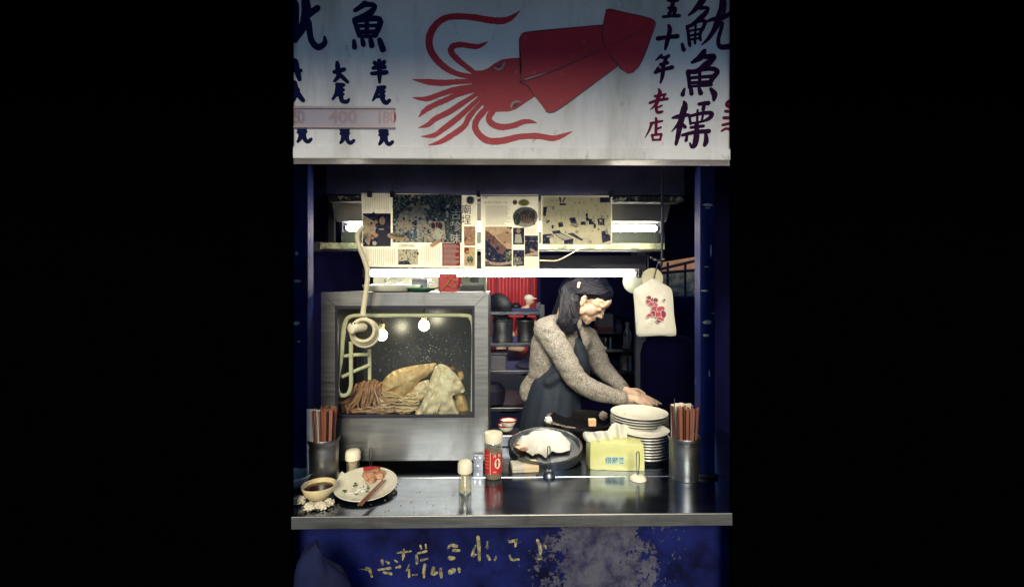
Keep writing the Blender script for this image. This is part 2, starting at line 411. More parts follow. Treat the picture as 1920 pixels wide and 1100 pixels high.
def glyph(name, g, strokes, m, parent=None, wob=.12):
    bm = NB()
    for i, s in enumerate(strokes): stroke(bm, [g(p) for p in s], YP-.00004*i, .0010, 5, wob)
    return obj('character', bm, m, parent or sg)
g3 = fromcrop(1250, 0, 11); g4 = fromcrop(1250, 85, 10.48); g5 = fromcrop(1250, 180, 10.48)
glyph('you', g3, [[(790,-80,90),(750,0,130),(680,90,130),(560,230,90),(455,315,40)], [(690,170,90),(850,170,70),(800,280,100),(680,390,110),(520,520,80),(420,545,60)],
 [(420,560,60),(450,700,70),(460,850,60)], [(450,560,70),(640,450,70),(790,440,80),(760,560,80),(690,700,70),(700,830,60)], [(480,640,46),(700,600,50)], [(480,740,50),(700,700,60)],
 [(470,820,50),(680,790,50)], [(600,480,46),(590,780,50)], [(320,910,60),(355,1030,90)], [(470,880,80),(480,950,60)], [(580,830,60),(590,900,50)],
 [(850,440,60),(960,400,80),(1130,370,120),(1290,290,80),(1330,170,30)], [(1150,-60,120),(1160,150,160),(1080,400,160),(980,620,110),(860,800,80),(720,930,25)],
 [(1160,480,60),(1120,620,80),(1070,800,80),(1080,930,90),(1160,975,110),(1420,940,120)]], sign_purple)
glyph('fish', g4, [[(740,120,100),(660,240,130),(500,340,60)], [(760,230,100),(930,210,90),(880,300,120),(760,400,140),(600,510,100),(430,520,90)], [(420,520,90),(440,680,80),(450,830,70)],
 [(600,490,80),(880,460,90),(1000,520,100),(900,650,100),(850,770,80)], [(480,640,60),(880,610,70)], [(470,740,60),(860,720,80)], [(470,810,50),(880,780,60)], [(650,480,70),(650,800,60)],
 [(350,860,50),(315,970,90)], [(480,850,70),(490,950,90)], [(640,850,70),(670,940,100)], [(870,860,70),(940,960,120),(930,1070,70)]], sign_purple)
glyph('biao', g5, [[(345,120,60),(360,200,120),(310,380,130),(260,600,110),(220,800,90),(185,950,60)], [(120,430,50),(250,400,90),(430,370,60)], [(250,520,80),(180,610,50),(100,700,20)], [(330,570,60),(360,610,80)],
 [(640,160,70),(820,140,90)], [(750,130,60),(720,260,80)], [(450,400,50),(470,550,50)], [(440,400,60),(700,340,70),(880,340,90),(850,430,80),(700,500,50),(470,540,45)], [(610,280,46),(600,500,46)],
 [(730,300,46),(690,500,46)], [(480,620,60),(720,590,70)], [(310,770,60),(560,710,80),(830,690,90)], [(590,540,80),(590,750,110),(560,940,110),(500,1010,60),(460,930,40)], [(400,780,50),(385,870,70)], [(770,730,60),(780,880,100),(750,960,80)]], sign_purple)
glyph('edge', g5, [[(1330,60,60),(1210,120,70),(1190,190,70),(1330,245,60)], [(1160,300,60),(1330,310,60)], [(1130,430,70),(1330,430,60)], [(1100,570,50),(1330,520,60)], [(1080,690,40),(1180,640,50),(1330,690,60)]], sign_maroon)
g6 = fromcrop(1195, 0, 6.88); g7 = fromcrop(1195, 155, 9.17)
glyph('five', g6, [[(400,10,40),(520,10,40)], [(465,-30,50),(450,90,60),(410,190,50)], [(400,105,36),(490,110,46),(470,190,45)], [(330,220,36),(440,208,40),(540,205,50)]], sign_purple)
glyph('ten', g6, [[(265,500,60),(400,480,50),(515,470,64)], [(405,330,40),(420,390,60),(380,560,55),(360,640,30)]], sign_purple)
glyph('year', g6, [[(310,715,40),(275,750,34),(235,780,16)], [(290,735,36),(350,745,40),(405,722,44)], [(375,740,50),(340,850,50)], [(300,835,46),(390,812,46)], [(270,880,44),(240,935,50)], [(230,935,40),(330,900,46),(450,870,56)], [(335,860,55),(325,980,52),(300,1070,26)]], sign_purple)
glyph('old', g7, [[(370,115,40),(390,170,70),(360,260,76),(330,360,66),(290,410,46),(220,470,12)], [(305,235,46),(480,205,46)], [(215,350,46),(330,310,54),(520,280,46)], [(485,195,36),(430,300,36)], [(420,395,35),(350,430,35)], [(330,400,46),(330,480,54),(365,512,54),(430,500,46)]], sign_maroon)
glyph('shop', g7, [[(320,612,40),(335,680,54)], [(230,700,44),(330,680,46),(430,660,36)], [(250,700,54),(200,830,40),(130,950,12)], [(325,700,54),(320,880,50)], [(330,800,46),(405,770,36)], [(250,900,40),(275,990,40)], [(250,905,44),(410,885,44)], [(418,890,40),(390,985,40)], [(265,985,36),(400,980,36)]], sign_maroon)
g1 = fromcrop(547, 0, 9.6); g2 = fromcrop(547, 100, 6.11)
glyph('you2', g1, [[(-40,60,130),(60,90,130),(60,720,120)], [(240,-20,150),(260,220,170),(200,480,150),(60,740,80)], [(460,150,120),(250,300,130)], [(300,400,110),(350,720,110),(470,850,120),(590,780,100),(590,670,50)]], sign_navy)
glyph('fish2', g1, [[(1320,70,110),(1140,190,80)], [(1320,80,110),(1500,110,80),(1380,260,130),(1150,360,110)], [(1120,360,80),(1220,640,100)], [(1150,370,100),(1580,350,110),(1500,640,100)], [(1170,470,70),(1540,460,70)], [(1200,580,80),(1530,570,80)], [(1230,660,60),(1510,650,60)], [(1350,330,90),(1350,660,80)],
 [(1120,740,70),(1130,850,100)], [(1270,720,80),(1290,810,90)], [(1420,720,90),(1440,820,110)], [(1580,720,90),(1640,890,120)]], sign_navy)
glyph('edge2', g2, [[(-30,110,60),(40,90,60),(60,200,70),(90,300,50)], [(-20,190,50),(100,200,50)], [(30,340,60),(60,450,70),(130,540,50)], [(70,420,50),(20,540,40)]], sign_navy)
glyph('big', g2, [[(490,215,50),(600,185,50)], [(520,110,46),(530,200,66),(535,260,54),(490,320,34)], [(545,240,54),(640,330,40)]], sign_navy)
glyph('tail', g2, [[(520,360,50),(590,365,50)], [(525,370,50),(510,460,46),(470,525,30)], [(510,430,40),(590,420,40)], [(500,480,36),(590,470,36)], [(555,380,60),(560,480,60),(580,548,50),(635,552,46),(655,525,26)]], sign_navy)
glyph('half', g2, [[(950,110,50),(975,150,40)], [(1060,100,50),(1030,150,40)], [(935,170,46),(1065,160,50)], [(920,232,46),(1085,220,54)], [(1002,90,56),(1005,240,56),(1005,335,30)]], sign_navy)
glyph('tail2', g2, [[(990,395,46),(1060,390,50)], [(1000,400,54),(965,480,46),(930,540,26)], [(990,450,36),(1060,440,36)], [(980,500,34),(1060,490,34)], [(1035,400,60),(1040,520,60),(1080,568,50),(1120,540,40)]], sign_navy)
for dx, dy in ((0, 0), (490, 15), (935, 30)):
    glyph('yuan', g2, [[(80+dx,865+dy,50),(150+dx,865+dy,50)], [(75+dx,905+dy,40),(160+dx,900+dy,40)], [(105+dx,900+dy,54),(95+dx,970+dy,50),(70+dx,1010+dy,34)], [(140+dx,900+dy,50),(145+dx,975+dy,50),(180+dx,1012+dy,46),(220+dx,985+dy,40)]], sign_navy)
# clear plastic price holder with red numbers
rail = mat('price_rail_plastic', lin(190, 160, 160), .3, var=.1)
hd = NB(); a = P(540, 198, YS-.004); b = P(739, 242, YS-.004); box(hd, a.x, b.x, YS-.0042, YS-.0030, b.z, a.z); ph = obj('price_holder', hd, thinglass('yellowed_price_cover', (.86, .80, .84), .06, .25, haze=.14), sg)
for y in (202.5, 238.5):
    bm = NB(); pbox(bm, 540, y-1.6, 741, y+1.6, YS-.007, .006, .0008); obj('holder_rail', bm, rail, ph)
for s, x, wd in (('5', 556, 1), ('0', 564, .9), ('400', 643, 1.1), ('180', 724, .78)): text(s, x, 220.5, YS-.0018, 30, sign_red, ph, 'price_figure', .03, wd)

# ================================================================== POSTS, BEAM, LIGHTS OVERHEAD
for (x0, x1, side) in ((548, 577, 'left'), (1313, 1341, 'right')):
    Yp = 1.60
    t = thing('stall_post', 'square blue enamelled steel post with chipped paint at the %s end of the counter' % side, 'post', (P((x0+x1)/2, 800, Yp).x, Yp, CT))
    a, b = P(x0, 400, Yp), P(x1, 400, Yp)
    bm = NB(); box(bm, a.x, b.x, Yp, Yp+.05, CT+.001, 2.055, .003); obj('post_tube', bm, postblue, t)
    bm = NB(); box(bm, a.x-.008, b.x+.008, Yp-.008, Yp+.058, CT+.0005, CT+.012, .002); obj('foot_plate', bm, steel_d, t)
    spots = [(x0+8, 475, 7, 8), (x0+9, 527, 14, 6), (x0+8, 606, 12, 7), (x0+12, 640, 7, 4)] if side == 'left' else [(1327, 384, 18, 5), (1327, 390, 12, 2), (1326, 604, 16, 8), (1324, 628, 12, 5), (1337, 587, 7, 2), (1325, 500, 10, 2), (1333, 470, 3, 20), (1322, 545, 14, 3), (1330, 700, 3, 12)]
    for i, (sx, sy, sw, sh) in enumerate(spots):
        pts = [(sx+math.cos(k*.785)*sw/2*random.uniform(.8, 1.3), sy+math.sin(k*.785)*sh/2*random.uniform(.8, 1.3)) for k in range(8)]
        obj('paint_chip', pprism(NB(), pts, Yp-.0006, .0008), chip, t)
YM = 1.74
t = thing('header_beam', 'dark navy sheet metal beam below the sign with a flaking lower flange', 'beam', (0, YM, P(960, 366, YM).z))
bm = NB(); pbox(bm, 612, 250, 1283, 366, YM, .05); obj('fascia', bm, navy, t)
flk = mat('flaking_flange_paint', lin(40, 42, 60), .7, var=.5, scale=40, col2=lin(190, 188, 160), fac=(.52, .60))
bm = NB(); pbox(bm, 615, 366.6, 1283, 377, YM+.004, .07); obj('flange', bm, flk, t)
bm = NB(); pbox(bm, 615, 377.3, 1270, 379.5, YM+.006, .05); obj('trim_strip', bm, steel_d, t)
for x in (692, 735, 897, 1147):
    bm = NB(); pbox(bm, x-4, 357, x+4, 369, YM-.036, .03, .002); tube(bm, [(P(x, 357, YM-.02).x, YM-.02, P(x, 357, YM).z), (P(x, 350, YM-.02).x, YM-.02, P(x, 350, YM).z)], .0015, 6)
    obj('binder_clip', bm, rubber, None, 'black binder clip holding the papers to the beam, %s' % {692: 'furthest left', 735: 'second from the left', 897: 'right of the newspaper', 1147: 'furthest right'}[x], 'clip', 'binder clips along the beam')
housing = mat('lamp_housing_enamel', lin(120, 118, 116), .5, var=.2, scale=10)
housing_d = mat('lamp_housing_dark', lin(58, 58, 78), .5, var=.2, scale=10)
def lamp(label, x0, x1, y, Y, hx0, hx1, hy0, hy1, hm, taper, r, back=.05):
    t = thing('fluorescent_lamp', label, 'lamp', P(960, y, Y), 'fluorescent lamps under the stall roof')
    bm = NB(); pprism(bm, [(hx0, hy0), (hx1, hy0), (hx1-taper, hy1), (hx0+taper, hy1)], Y-.03, .09); obj('housing', bm, hm, t)
    a, b = P(x0, y, Y), P(x1, y, Y)
    bm = NB(); lathe(bm, (0, 0, 0), [(r*.5, a.x), (r, a.x+.006), (r, b.x-.006), (r*.5, b.x)], 20, 'X'); bmesh.ops.translate(bm, vec=(0, Y, a.z), verts=bm.verts[:]); obj('tube', bm, tubem, t, smooth=True)
    for e, s in ((a, -1), (b, 1)):
        bm = NB(); lathe(bm, (0, 0, 0), [(r*.8, e.x+s*.001), (r*.8, e.x+s*.010), (r*.3, e.x+s*.012), (r*.3, e.x+s*.02)], 16, 'X'); bmesh.ops.translate(bm, vec=(0, Y, a.z), verts=bm.verts[:]); obj('end_cap', bm, chrome, t)
        zt = P(x0, hy1, Y).z
        bm = NB(); box(bm, min(e.x+s*.012, e.x+s*.03), max(e.x+s*.012, e.x+s*.03), Y-.018, Y+.018, a.z-.02, zt+.004, .003); obj('lamp_holder', bm, rubber, t)
    return t
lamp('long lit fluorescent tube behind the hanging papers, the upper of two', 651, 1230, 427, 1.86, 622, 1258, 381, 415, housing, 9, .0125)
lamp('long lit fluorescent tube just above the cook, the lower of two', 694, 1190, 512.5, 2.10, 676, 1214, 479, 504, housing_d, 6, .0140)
# narrow shelf between the lamps
t = thing('overhead_shelf', 'narrow pale green shelf board with flaking edge between the two lamps', 'shelf', P(960, 470, 1.95))
greenp = mat('pale_green_flaking_paint', lin(104, 116, 92), .7, var=.3, scale=24, col2=lin(176, 176, 140), fac=(.4, .62))
bm = NB(); pbox(bm, 600, 455, 1246, 467, 1.93, .18); obj('board', bm, greenp, t)
bm = NB(); pbox(bm, 600, 467.4, 1240, 470.5, 1.926, .03); obj('metal_edge', bm, steel_d, t)
bm = NB(); pbox(bm, 640, 405, 1240, 455, 2.06, .02); obj('back_board', bm, mat('back_board_green', lin(66, 74, 66), .6, var=.3), t)
for x in (622, 1240):
    bm = NB(); box(bm, P(x, 0, 1.99).x-.012, P(x, 0, 1.99).x+.012, 1.98, 2.004, P(x, 460, 1.99).z, 2.058); obj('hanger', bm, steel_d, t)
for x in (700, 1190):
    bm = NB(); box(bm, P(x, 0, 2.10).x-.008, P(x, 0, 2.10).x+.008, 2.11, 2.126, P(x, 480, 2.1).z, 2.058); obj('lamp_hanger_rod', bm, steel_d, None, 'thin hanger rod of the lower lamp at its %s end' % ('left' if x < 900 else 'right'), 'rod', 'lamp hanger rods')
bm = NB(); ptube(bm, [(1012, 488, 1.9), (1030, 489, 1.89), (1046, 488, 1.88), (1066, 478, 1.89), (1094, 462, 1.92)], .0022, 6)
obj('loose_wire', bm, cablew, None, 'thin grey wire drooping below the shelf right of the papers', 'wire')

# ================================================================== COUNTER
yf = 1.35
def cnt(px): return P(px, 960, yf).x
CL, CR = xl+.002, xr-.002
t = thing('counter', 'long stainless steel serving counter with scuffed blue front panel', 'counter', (0, yf, 0))
bm = NB()
out = [(CL, yf), (CR, yf), (CR, 1.372), (.955, 1.372), (.955, 2.12), (-.955, 2.12), (-.955, 1.372), (CL, 1.372)]
lo = [bm.verts.new((x, y, CT-.004)) for x, y in out]; hi = [bm.verts.new((x, y, CT)) for x, y in out]
bm.faces.new(lo[::-1]); bm.faces.new(hi)
for i in range(8): bm.faces.new((lo[i], lo[(i+1) % 8], hi[(i+1) % 8], hi[i]))
obj('counter_top', bm, steel_h, t)
bm = NB(); box(bm, CL, CR, yf-.003, yf+.003, CT-.034, CT+.0012, .0012); obj('front_lip', bm, steel, t)
bm = NB(); box(bm, CL, .94, 1.612, 1.614, CT+.0002, CT+.0010); obj('seam', bm, chrome, t)
# peeling blue front panel
pm_ = bpy.data.materials.new('peeling_blue_paint'); pm_.use_nodes = True
n, l = pm_.node_tree.nodes, pm_.node_tree.links; bs = n['Principled BSDF']; bs.inputs['Roughness'].default_value = .55
geo = n.new('ShaderNodeNewGeometry'); sp = n.new('ShaderNodeSeparateXYZ'); l.new(geo.outputs['Position'], sp.inputs[0])
def noise_(scale, det=8, rough=.7):
    q = n.new('ShaderNodeTexNoise'); q.inputs['Scale'].default_value = scale; q.inputs['Detail'].default_value = det; q.inputs['Roughness'].default_value = rough
    l.new(geo.outputs['Position'], q.inputs['Vector']); return q
def math_(op, a, b):
    q = n.new('ShaderNodeMath'); q.operation = op
    for i, s in enumerate((a, b)):
        if isinstance(s, (int, float)): q.inputs[i].default_value = s
        else: l.new(s, q.inputs[i])
    return q.outputs[0]
# flaked zone: an upright worn patch right of the middle
u0 = P(1125, 1040, 1.44).x
dist = math_('ABSOLUTE', math_('SUBTRACT', sp.outputs['X'], u0), 0)
worn = math_('SUBTRACT', 0.60, math_('MULTIPLY', dist, 2.2))
n1 = noise_(17, 12, .72); n2 = noise_(90, 8, .7)
fl = math_('ADD', math_('MULTIPLY', n1.outputs['Fac'], .85), math_('MULTIPLY', n2.outputs['Fac'], .45))
fl = math_('ADD', fl, math_('MULTIPLY', worn, .55))
st = n.new('ShaderNodeValToRGB'); st.color_ramp.elements[0].position = .80; st.color_ramp.elements[1].position = .81
l.new(fl, st.inputs[0])
blu = n.new('ShaderNodeValToRGB'); blu.color_ramp.elements[0].color = (.0008, .0012, .014, 1); blu.color_ramp.elements[1].color = (.007, .012, .100, 1); blu.color_ramp.elements[0].position = .36; blu.color_ramp.elements[1].position = .62; bs.inputs['Specular IOR Level'].default_value = .12
n3 = noise_(5, 10, .7); l.new(n3.outputs['Fac'], blu.inputs[0])
gry = n.new('ShaderNodeValToRGB'); gry.color_ramp.elements[0].color = (.02, .02, .05, 1); gry.color_ramp.elements[1].color = (.075, .075, .105, 1)
gry.color_ramp.elements[0].position = .35; gry.color_ramp.elements[1].position = .6
n4 = noise_(22); l.new(n4.outputs['Fac'], gry.inputs[0])
mx = n.new('ShaderNodeMix'); mx.data_type = 'RGBA'; l.new(st.outputs[0], mx.inputs['Factor']); l.new(blu.outputs[0], mx.inputs['A']); l.new(gry.outputs[0], mx.inputs['B'])
l.new(mx.outputs['Result'], bs.inputs['Base Color'])
bp = n.new('ShaderNodeBump'); bp.inputs['Strength'].default_value = .5; bp.inputs['Distance'].default_value = -.002; l.new(st.outputs[0], bp.inputs['Height']); l.new(bp.outputs[0], bs.inputs['Normal'])
YF = 1.44
bm = NB(); box(bm, -.95, .95, YF, YF+.02, .05, CT-.006); fp = obj('front_panel', bm, pm_, t)
yell = mat('faded_yellow_lettering', lin(60, 60, 70), .8, var=.3, scale=70, col2=lin(150, 142, 98), fac=(.38, .6))
h = fromcrop(547, 960, 6.134); k_ = fromcrop(830, 960, 6.194)
frag = [(h, [[(1215,465,14),(1280,455,26),(1370,445,18)],[(1290,420,14),(1285,490,30),(1275,550,10)]]), (h, [[(1480,380,24),(1490,415,20)],[(1540,370,22),(1545,410,18)],[(1450,470,20),(1550,445,26)],[(1435,490,30),(1440,580,34)],[(1490,550,26),(1560,530,22)]]),
 (h, [[(860,650,40),(890,650,36),(920,735,26)],[(780,650,8),(850,655,14)]]), (h, [[(1040,550,34),(1045,600,24)],[(1080,560,20),(1115,580,26)],[(1000,660,24),(1130,640,34)],[(1060,690,26),(1140,705,34)]]),
 (h, [[(1185,550,22),(1215,570,20)],[(1200,635,20),(1245,620,30)]]), (h, [[(1350,600,14),(1320,670,18)],[(1350,660,24),(1350,740,24)],[(1390,718,18),(1440,712,16)]]), (h, [[(1530,600,30),(1520,670,34),(1520,745,24)]]),
 (h, [[(1630,640,40),(1620,700,40),(1670,690,30)],[(1710,650,34),(1720,740,34)]]), (k_, [[(410,290,44),(422,420,40),(425,550,34)],[(380,380,14),(345,495,34),(380,490,30)]]), (k_, [[(520,340,20),(515,410,30)],[(520,500,30),(545,545,30)],[(620,515,24),(605,550,26)]]),
 (k_, [[(780,340,34),(860,320,30)],[(850,340,30),(845,390,26)],[(780,500,26),(800,545,26),(880,545,28)]]), (k_, [[(1100,320,30),(1130,400,44),(1135,490,24)],[(1190,390,30),(1200,410,22)],[(1110,540,26),(1145,535,24)]]),
 (k_, [[(60,420,22),(90,380,30),(160,390,40)],[(130,440,40),(190,440,30)],[(80,530,50),(130,530,40)]]), (k_, [[(90,690,60),(130,670,50)],[(190,650,30),(195,690,24)]])]
for gg, ss in frag:
    bm = NB()
    for i, s in enumerate(ss): stroke(bm, [gg(p) for p in s], YF-.0006-.00004*i, .0004, 5, .5)
    obj('faded_character', bm, yell, fp)

# ================================================================== PAPERS ON THE BEAM
paper = mat('newsprint', lin(244, 241, 230), .85, var=.05, scale=4, trans=.5)
def printm(name, cols, scale, rough=.7, tr=.45, detail=6, stretch=(1, 1, 1)):
    if name in MATS: return MATS[name]
    m = bpy.data.materials.new(name); m.use_nodes = True; MATS[name] = m
    n, l = m.node_tree.nodes, m.node_tree.links; b = n['Principled BSDF']; b.inputs['Roughness'].default_value = rough
    tc = n.new('ShaderNodeTexCoord'); mp = n.new('ShaderNodeMapping'); mp.inputs['Scale'].default_value = stretch; l.new(tc.outputs['Object'], mp.inputs[0])
    z = n.new('ShaderNodeTexNoise'); z.inputs['Scale'].default_value = scale; z.inputs['Detail'].default_value = detail; z.inputs['Roughness'].default_value = .75; l.new(mp.outputs[0], z.inputs['Vector'])
    cr = n.new('ShaderNodeValToRGB'); cr.color_ramp.interpolation = 'LINEAR'
    while len(cr.color_ramp.elements) < len(cols): cr.color_ramp.elements.new(.5)
    for i, c in enumerate(cols): cr.color_ramp.elements[i].position = .34+.32*i/(len(cols)-1); cr.color_ramp.elements[i].color = lin(*c)
    l.new(z.outputs['Fac'], cr.inputs[0]); l.new(cr.outputs[0], b.inputs['Base Color'])
    ts = n.new('ShaderNodeBsdfTranslucent'); mx = n.new('ShaderNodeMixShader'); mx.inputs[0].default_value = tr
    l.new(cr.outputs[0], ts.inputs[0]); l.new(b.outputs[0], mx.inputs[1]); l.new(ts.outputs[0], mx.inputs[2]); l.new(mx.outputs[0], n['Material Output'].inputs[0])
    return m
pr_trees = printm('print_dark_trees', [(16, 22, 56), (50, 62, 84), (120, 134, 124), (226, 226, 200)], 110)
pr_crowd = printm('print_market_crowd', [(20, 28, 70), (90, 110, 140), (214, 204, 180), (240, 232, 210), (190, 130, 110)], 120)
pr_roof = printm('print_pale_roof', [(180, 150, 120), (226, 206, 176), (240, 228, 200)], 60)
pr_dark = printm('print_dark_portrait', [(16, 18, 56), (44, 48, 90), (110, 112, 130)], 70)
pr_food = printm('print_fried_food', [(120, 80, 66), (196, 150, 120), (226, 190, 160), (240, 226, 200)], 150)
pr_stick = printm('print_squid_stick', [(110, 76, 74), (160, 116, 106), (190, 150, 134)], 110)
pr_sauce = printm('print_dark_sauce', [(14, 14, 50), (40, 44, 90), (110, 114, 140)], 60)
pr_green = printm('print_green_garnish', [(40, 60, 56), (110, 126, 100), (190, 196, 160)], 120)
pr_bw = printm('print_bleached_photo', [(196, 192, 180), (236, 232, 214), (240, 236, 210), (244, 238, 214)], 60)
pr_bwd = printm('print_bleached_darks', [(20, 20, 60), (60, 62, 96), (140, 140, 150)], 90)
pr_small = printm('print_small_bw', [(30, 30, 60), (230, 226, 204), (238, 232, 210)], 110)
pr_blue = printm('print_blue_cloth', [(30, 60, 110), (80, 120, 150), (190, 200, 190)], 90)
pr_red = mat('print_red_box', lin(168, 46, 52), .7, var=.15, scale=60, trans=.3)
pr_skin = mat('print_skin_tone', lin(216, 176, 140), .7, var=.15, scale=90, trans=.3)
pr_ink = mat('print_ink', lin(48, 46, 62), .8, var=.2)
pr_greyt = mat('print_grey_text', lin(176, 170, 152), .8, var=.25, scale=120)
pr_yel = mat('print_yellow', lin(220, 200, 110), .8, var=.1)
YN = 1.715
def sheet(label, pts, name):
    t = thing(name, label, 'paper', P(sum(p[0] for p in pts)/len(pts), max(p[1] for p in pts), YN), 'clippings hung from the beam')
    obj('sheet', pprism(NB(), pts, YN, .0006), paper, t); return t
_lay = [0]
def pr(t, g, x0, y0, x1, y1, m, name='printed_photo', lay=1):
    bm = NB(); pprism(bm, [g((x0, y0)), (g((x1, y0))), g((x1, y1)), g((x0, y1))], YN-.0005*lay, .0004); return obj(name, bm, m, t)
def pre(t, g, cx, cy, rx, ry, m, name='printed_photo', lay=1, rot=0):
    pts = []
    for k in range(18):
        a = k*math.pi/9; x, y = rx*math.cos(a), ry*math.sin(a); pts.append(g((cx+x*math.cos(rot)-y*math.sin(rot), cy+x*math.sin(rot)+y*math.cos(rot))))
    return obj(name, pprism(NB(), pts, YN-.0005*lay, .0004), m, t)
def prp(t, g, pts, m, name='printed_photo', lay=1): return obj(name, pprism(NB(), [g(p) for p in pts], YN-.0005*lay, .0004), m, t)
def crowd(t, g, x0, y0, x1, y1, n, ms, s0, s1, lay=5, seed=1):
    rg = random.Random(seed)
    for i in range(n):
        x, y, s_ = rg.uniform(x0, x1), rg.uniform(y0, y1), rg.uniform(s0, s1); k = rg.randint(5, 7); asp = rg.uniform(.6, 1.7)
        prp(t, g, [(x+math.cos(a*6.283/k)*s_*rg.uniform(.5, 1.1), y+math.sin(a*6.283/k)*s_*asp*rg.uniform(.5, 1.1)) for a in range(k)], rg.choice(ms), 'printed_figure', lay+.02*i)
def lines(t, g, x0, y0, x1, y1, n, m=None, vert=False, th=.35, lay=1):
    n = int(n*1.6); th *= .8
    for i in range(n):
        bm = NB(); f = (i+.5)/n; sh = random.uniform(.7, 1)
        if vert: a = x0+(x1-x0)*f; w_ = (x1-x0)/n*th; q = [(a-w_, y0), (a+w_, y0), (a+w_, y0+(y1-y0)*sh), (a-w_, y0+(y1-y0)*sh)]
        else: a = y0+(y1-y0)*f; w_ = (y1-y0)/n*th; q = [(x0, a-w_), (x0+(x1-x0)*sh, a-w_), (x0+(x1-x0)*sh, a+w_), (x0, a+w_)]
        obj('text_line', pprism(bm, [g(p) for p in q], YN-.0005*lay, .0003), m or pr_greyt, t)
ga = fromcrop(660, 355, 6.876)
A = sheet('large newspaper clipping with market crowd photo and red text box, leftmost of the hung papers', [(677.5, 361.5), (735, 362.5), (895, 366), (894, 503), (683, 500), (680, 470)], 'newspaper_clipping')
p = pr(A, ga, 140, 310, 500, 735, pr_dark)
pre(A, ga, 390, 405, 38, 52, pr_skin, lay=2); prp(A, ga, [(330,480),(450,470),(480,735),(340,735)], pr_ink, lay=2); prp(A, ga, [(140,330),(300,420),(300,560),(220,640),(140,640)], pr_roof, lay=2); pre(A, ga, 290, 590, 48, 30, pr_skin, lay=3); pr(A, ga, 345, 505, 410, 522, pr_greyt, 'printed_mark', 3)
pr(A, ga, 525, 66, 1415, 685, pr_trees)
prp(A, ga, [(560,430),(620,330),(700,290),(780,230),(940,240),(960,320),(1000,400),(1190,410),(1210,640),(1180,684),(560,684)], pr_crowd, lay=2)
prp(A, ga, [(600,330),(660,280),(780,250),(920,280),(930,330),(720,330),(660,380)], pr_roof, lay=3)
prp(A, ga, [(660,190),(800,180),(860,210),(1000,200),(960,240),(760,250)], pr_roof, lay=2)
pre(A, ga, 690, 450, 95, 40, pr_roof, lay=3); pr(A, ga, 790, 480, 835, 670, pr_blue, lay=3); pr(A, ga, 720, 520, 780, 670, pr_blue, lay=3)
prp(A, ga, [(1080,500),(1140,480),(1170,560),(1150,640),(1060,660),(1040,580)], pr_bw, lay=3)
crowd(A, ga, 540, 80, 1240, 260, 26, (pr_trees, pr_green, pr_roof, pr_dark), 14, 40, 3, 2)
crowd(A, ga, 600, 350, 1190, 660, 70, (pr_ink, pr_skin, pr_blue, pr_bw, pr_roof, pr_dark, pr_crowd, pr_bw), 8, 26, 4, 3)
crowd(A, ga, 940, 210, 1290, 400, 24, (pr_trees, pr_green, pr_dark, pr_bw), 12, 34, 3, 4)
for x in (1045, 1135): prp(A, ga, [(x-24,440),(x,425),(x+26,445),(x+28,490),(x+6,512),(x-22,495)], pr_ink, lay=6)
prp(A, ga, [(1076,430),(1108,424),(1112,490),(1084,500)], pr_red, lay=6)
crowd(A, ga, 150, 320, 330, 720, 16, (pr_dark, pr_bw, pr_roof, pr_skin), 12, 36, 3, 5)
crowd(A, ga, 600, 780, 850, 960, 22, (pr_bwd, pr_bw, pr_greyt), 6, 18, 3, 6)
crowd(A, ga, 1450, 490, 1585, 720, 16, (pr_food, pr_skin, pr_roof, pr_stick), 10, 28, 3, 7)
crowd(A, ga, 1450, 750, 1580, 980, 12, (pr_roof, pr_bw, pr_yel, pr_green), 8, 22, 3, 8)
prp(A, ga, [(995,715),(1080,660),(1180,620),(1180,650),(1100,710),(1030,750)], pr_skin, lay=5)
pre(A, ga, 580, 605, 128, 46, pr_skin, lay=5, rot=.12); pre(A, ga, 585, 590, 100, 28, pr_green, lay=6, rot=.12)
pr(A, ga, 1445, 478, 1590, 725, pr_food); pr(A, ga, 1445, 745, 1585, 988, pr_roof); pre(A, ga, 1480, 790, 34, 42, pr_red, lay=2); pre(A, ga, 1522, 905, 40, 50, pr_green, lay=2)
pr(A, ga, 590, 770, 855, 970, pr_small); prp(A, ga, [(600,930),(720,910),(760,968),(600,968)], pr_bwd, lay=2)
p = pr(A, ga, 1163, 690, 1395, 985, pr_red, 'red_box'); lines(A, ga, 1178, 705, 1385, 975, 11, paper, th=.22, lay=2)
lines(A, ga, 170, 770, 560, 990, 10, vert=True, th=.16); lines(A, ga, 880, 720, 1140, 980, 7, vert=True, th=.16); lines(A, ga, 160, 80, 480, 290, 9, vert=True, th=.12)
lines(A, ga, 600, 710, 860, 745, 2)
for s, x, y, hh in (('古', 1342, 335, 19), ('珍', 1338, 485, 19), ('味', 1330, 640, 18)):
    x_, y_ = ga((x, y)); text(s, x_+.5, y_+.6, YN-.0030, hh, pr_ink, A, 'headline_shadow', .02); text(s, x_, y_, YN-.0036, hh, paper, A, 'headline_character', .01)
for s, x, y, hh in (('廟', 1475, 265, 18), ('埕', 1470, 400, 18)):
    x_, y_ = ga((x, y)); text(s, x_, y_, YN-.0010, hh, pr_ink, A, 'headline_character', .004)
x_, y_ = ga((1525, 140)); pre(A, ga, 1525, 140, 52, 56, pr_greyt, 'round_mark'); text('野', x_, y_, YN-.0016, 11, pr_ink, A, 'headline_character', .01)
x_, y_ = ga((1350, 170)); text('小', x_, y_, YN-.0036, 12, paper, A, 'headline_character')
gb = fromcrop(895, 355, 6.877)
B = sheet('tall magazine page with squid stick photo and oval dish, middle of the hung papers', [gb((45, 72)), gb((785, 68)), gb((798, 1050)), gb((50, 1045))], 'magazine_page')
pr(B, gb, 52, 80, 780, 90, pr_ink, 'rule'); text('小吃', *gb((100, 106)), YN-.001, 5, pr_ink, B); text('魷魚料理與小吃', *gb((240, 172)), YN-.001, 6, pr_greyt, B)
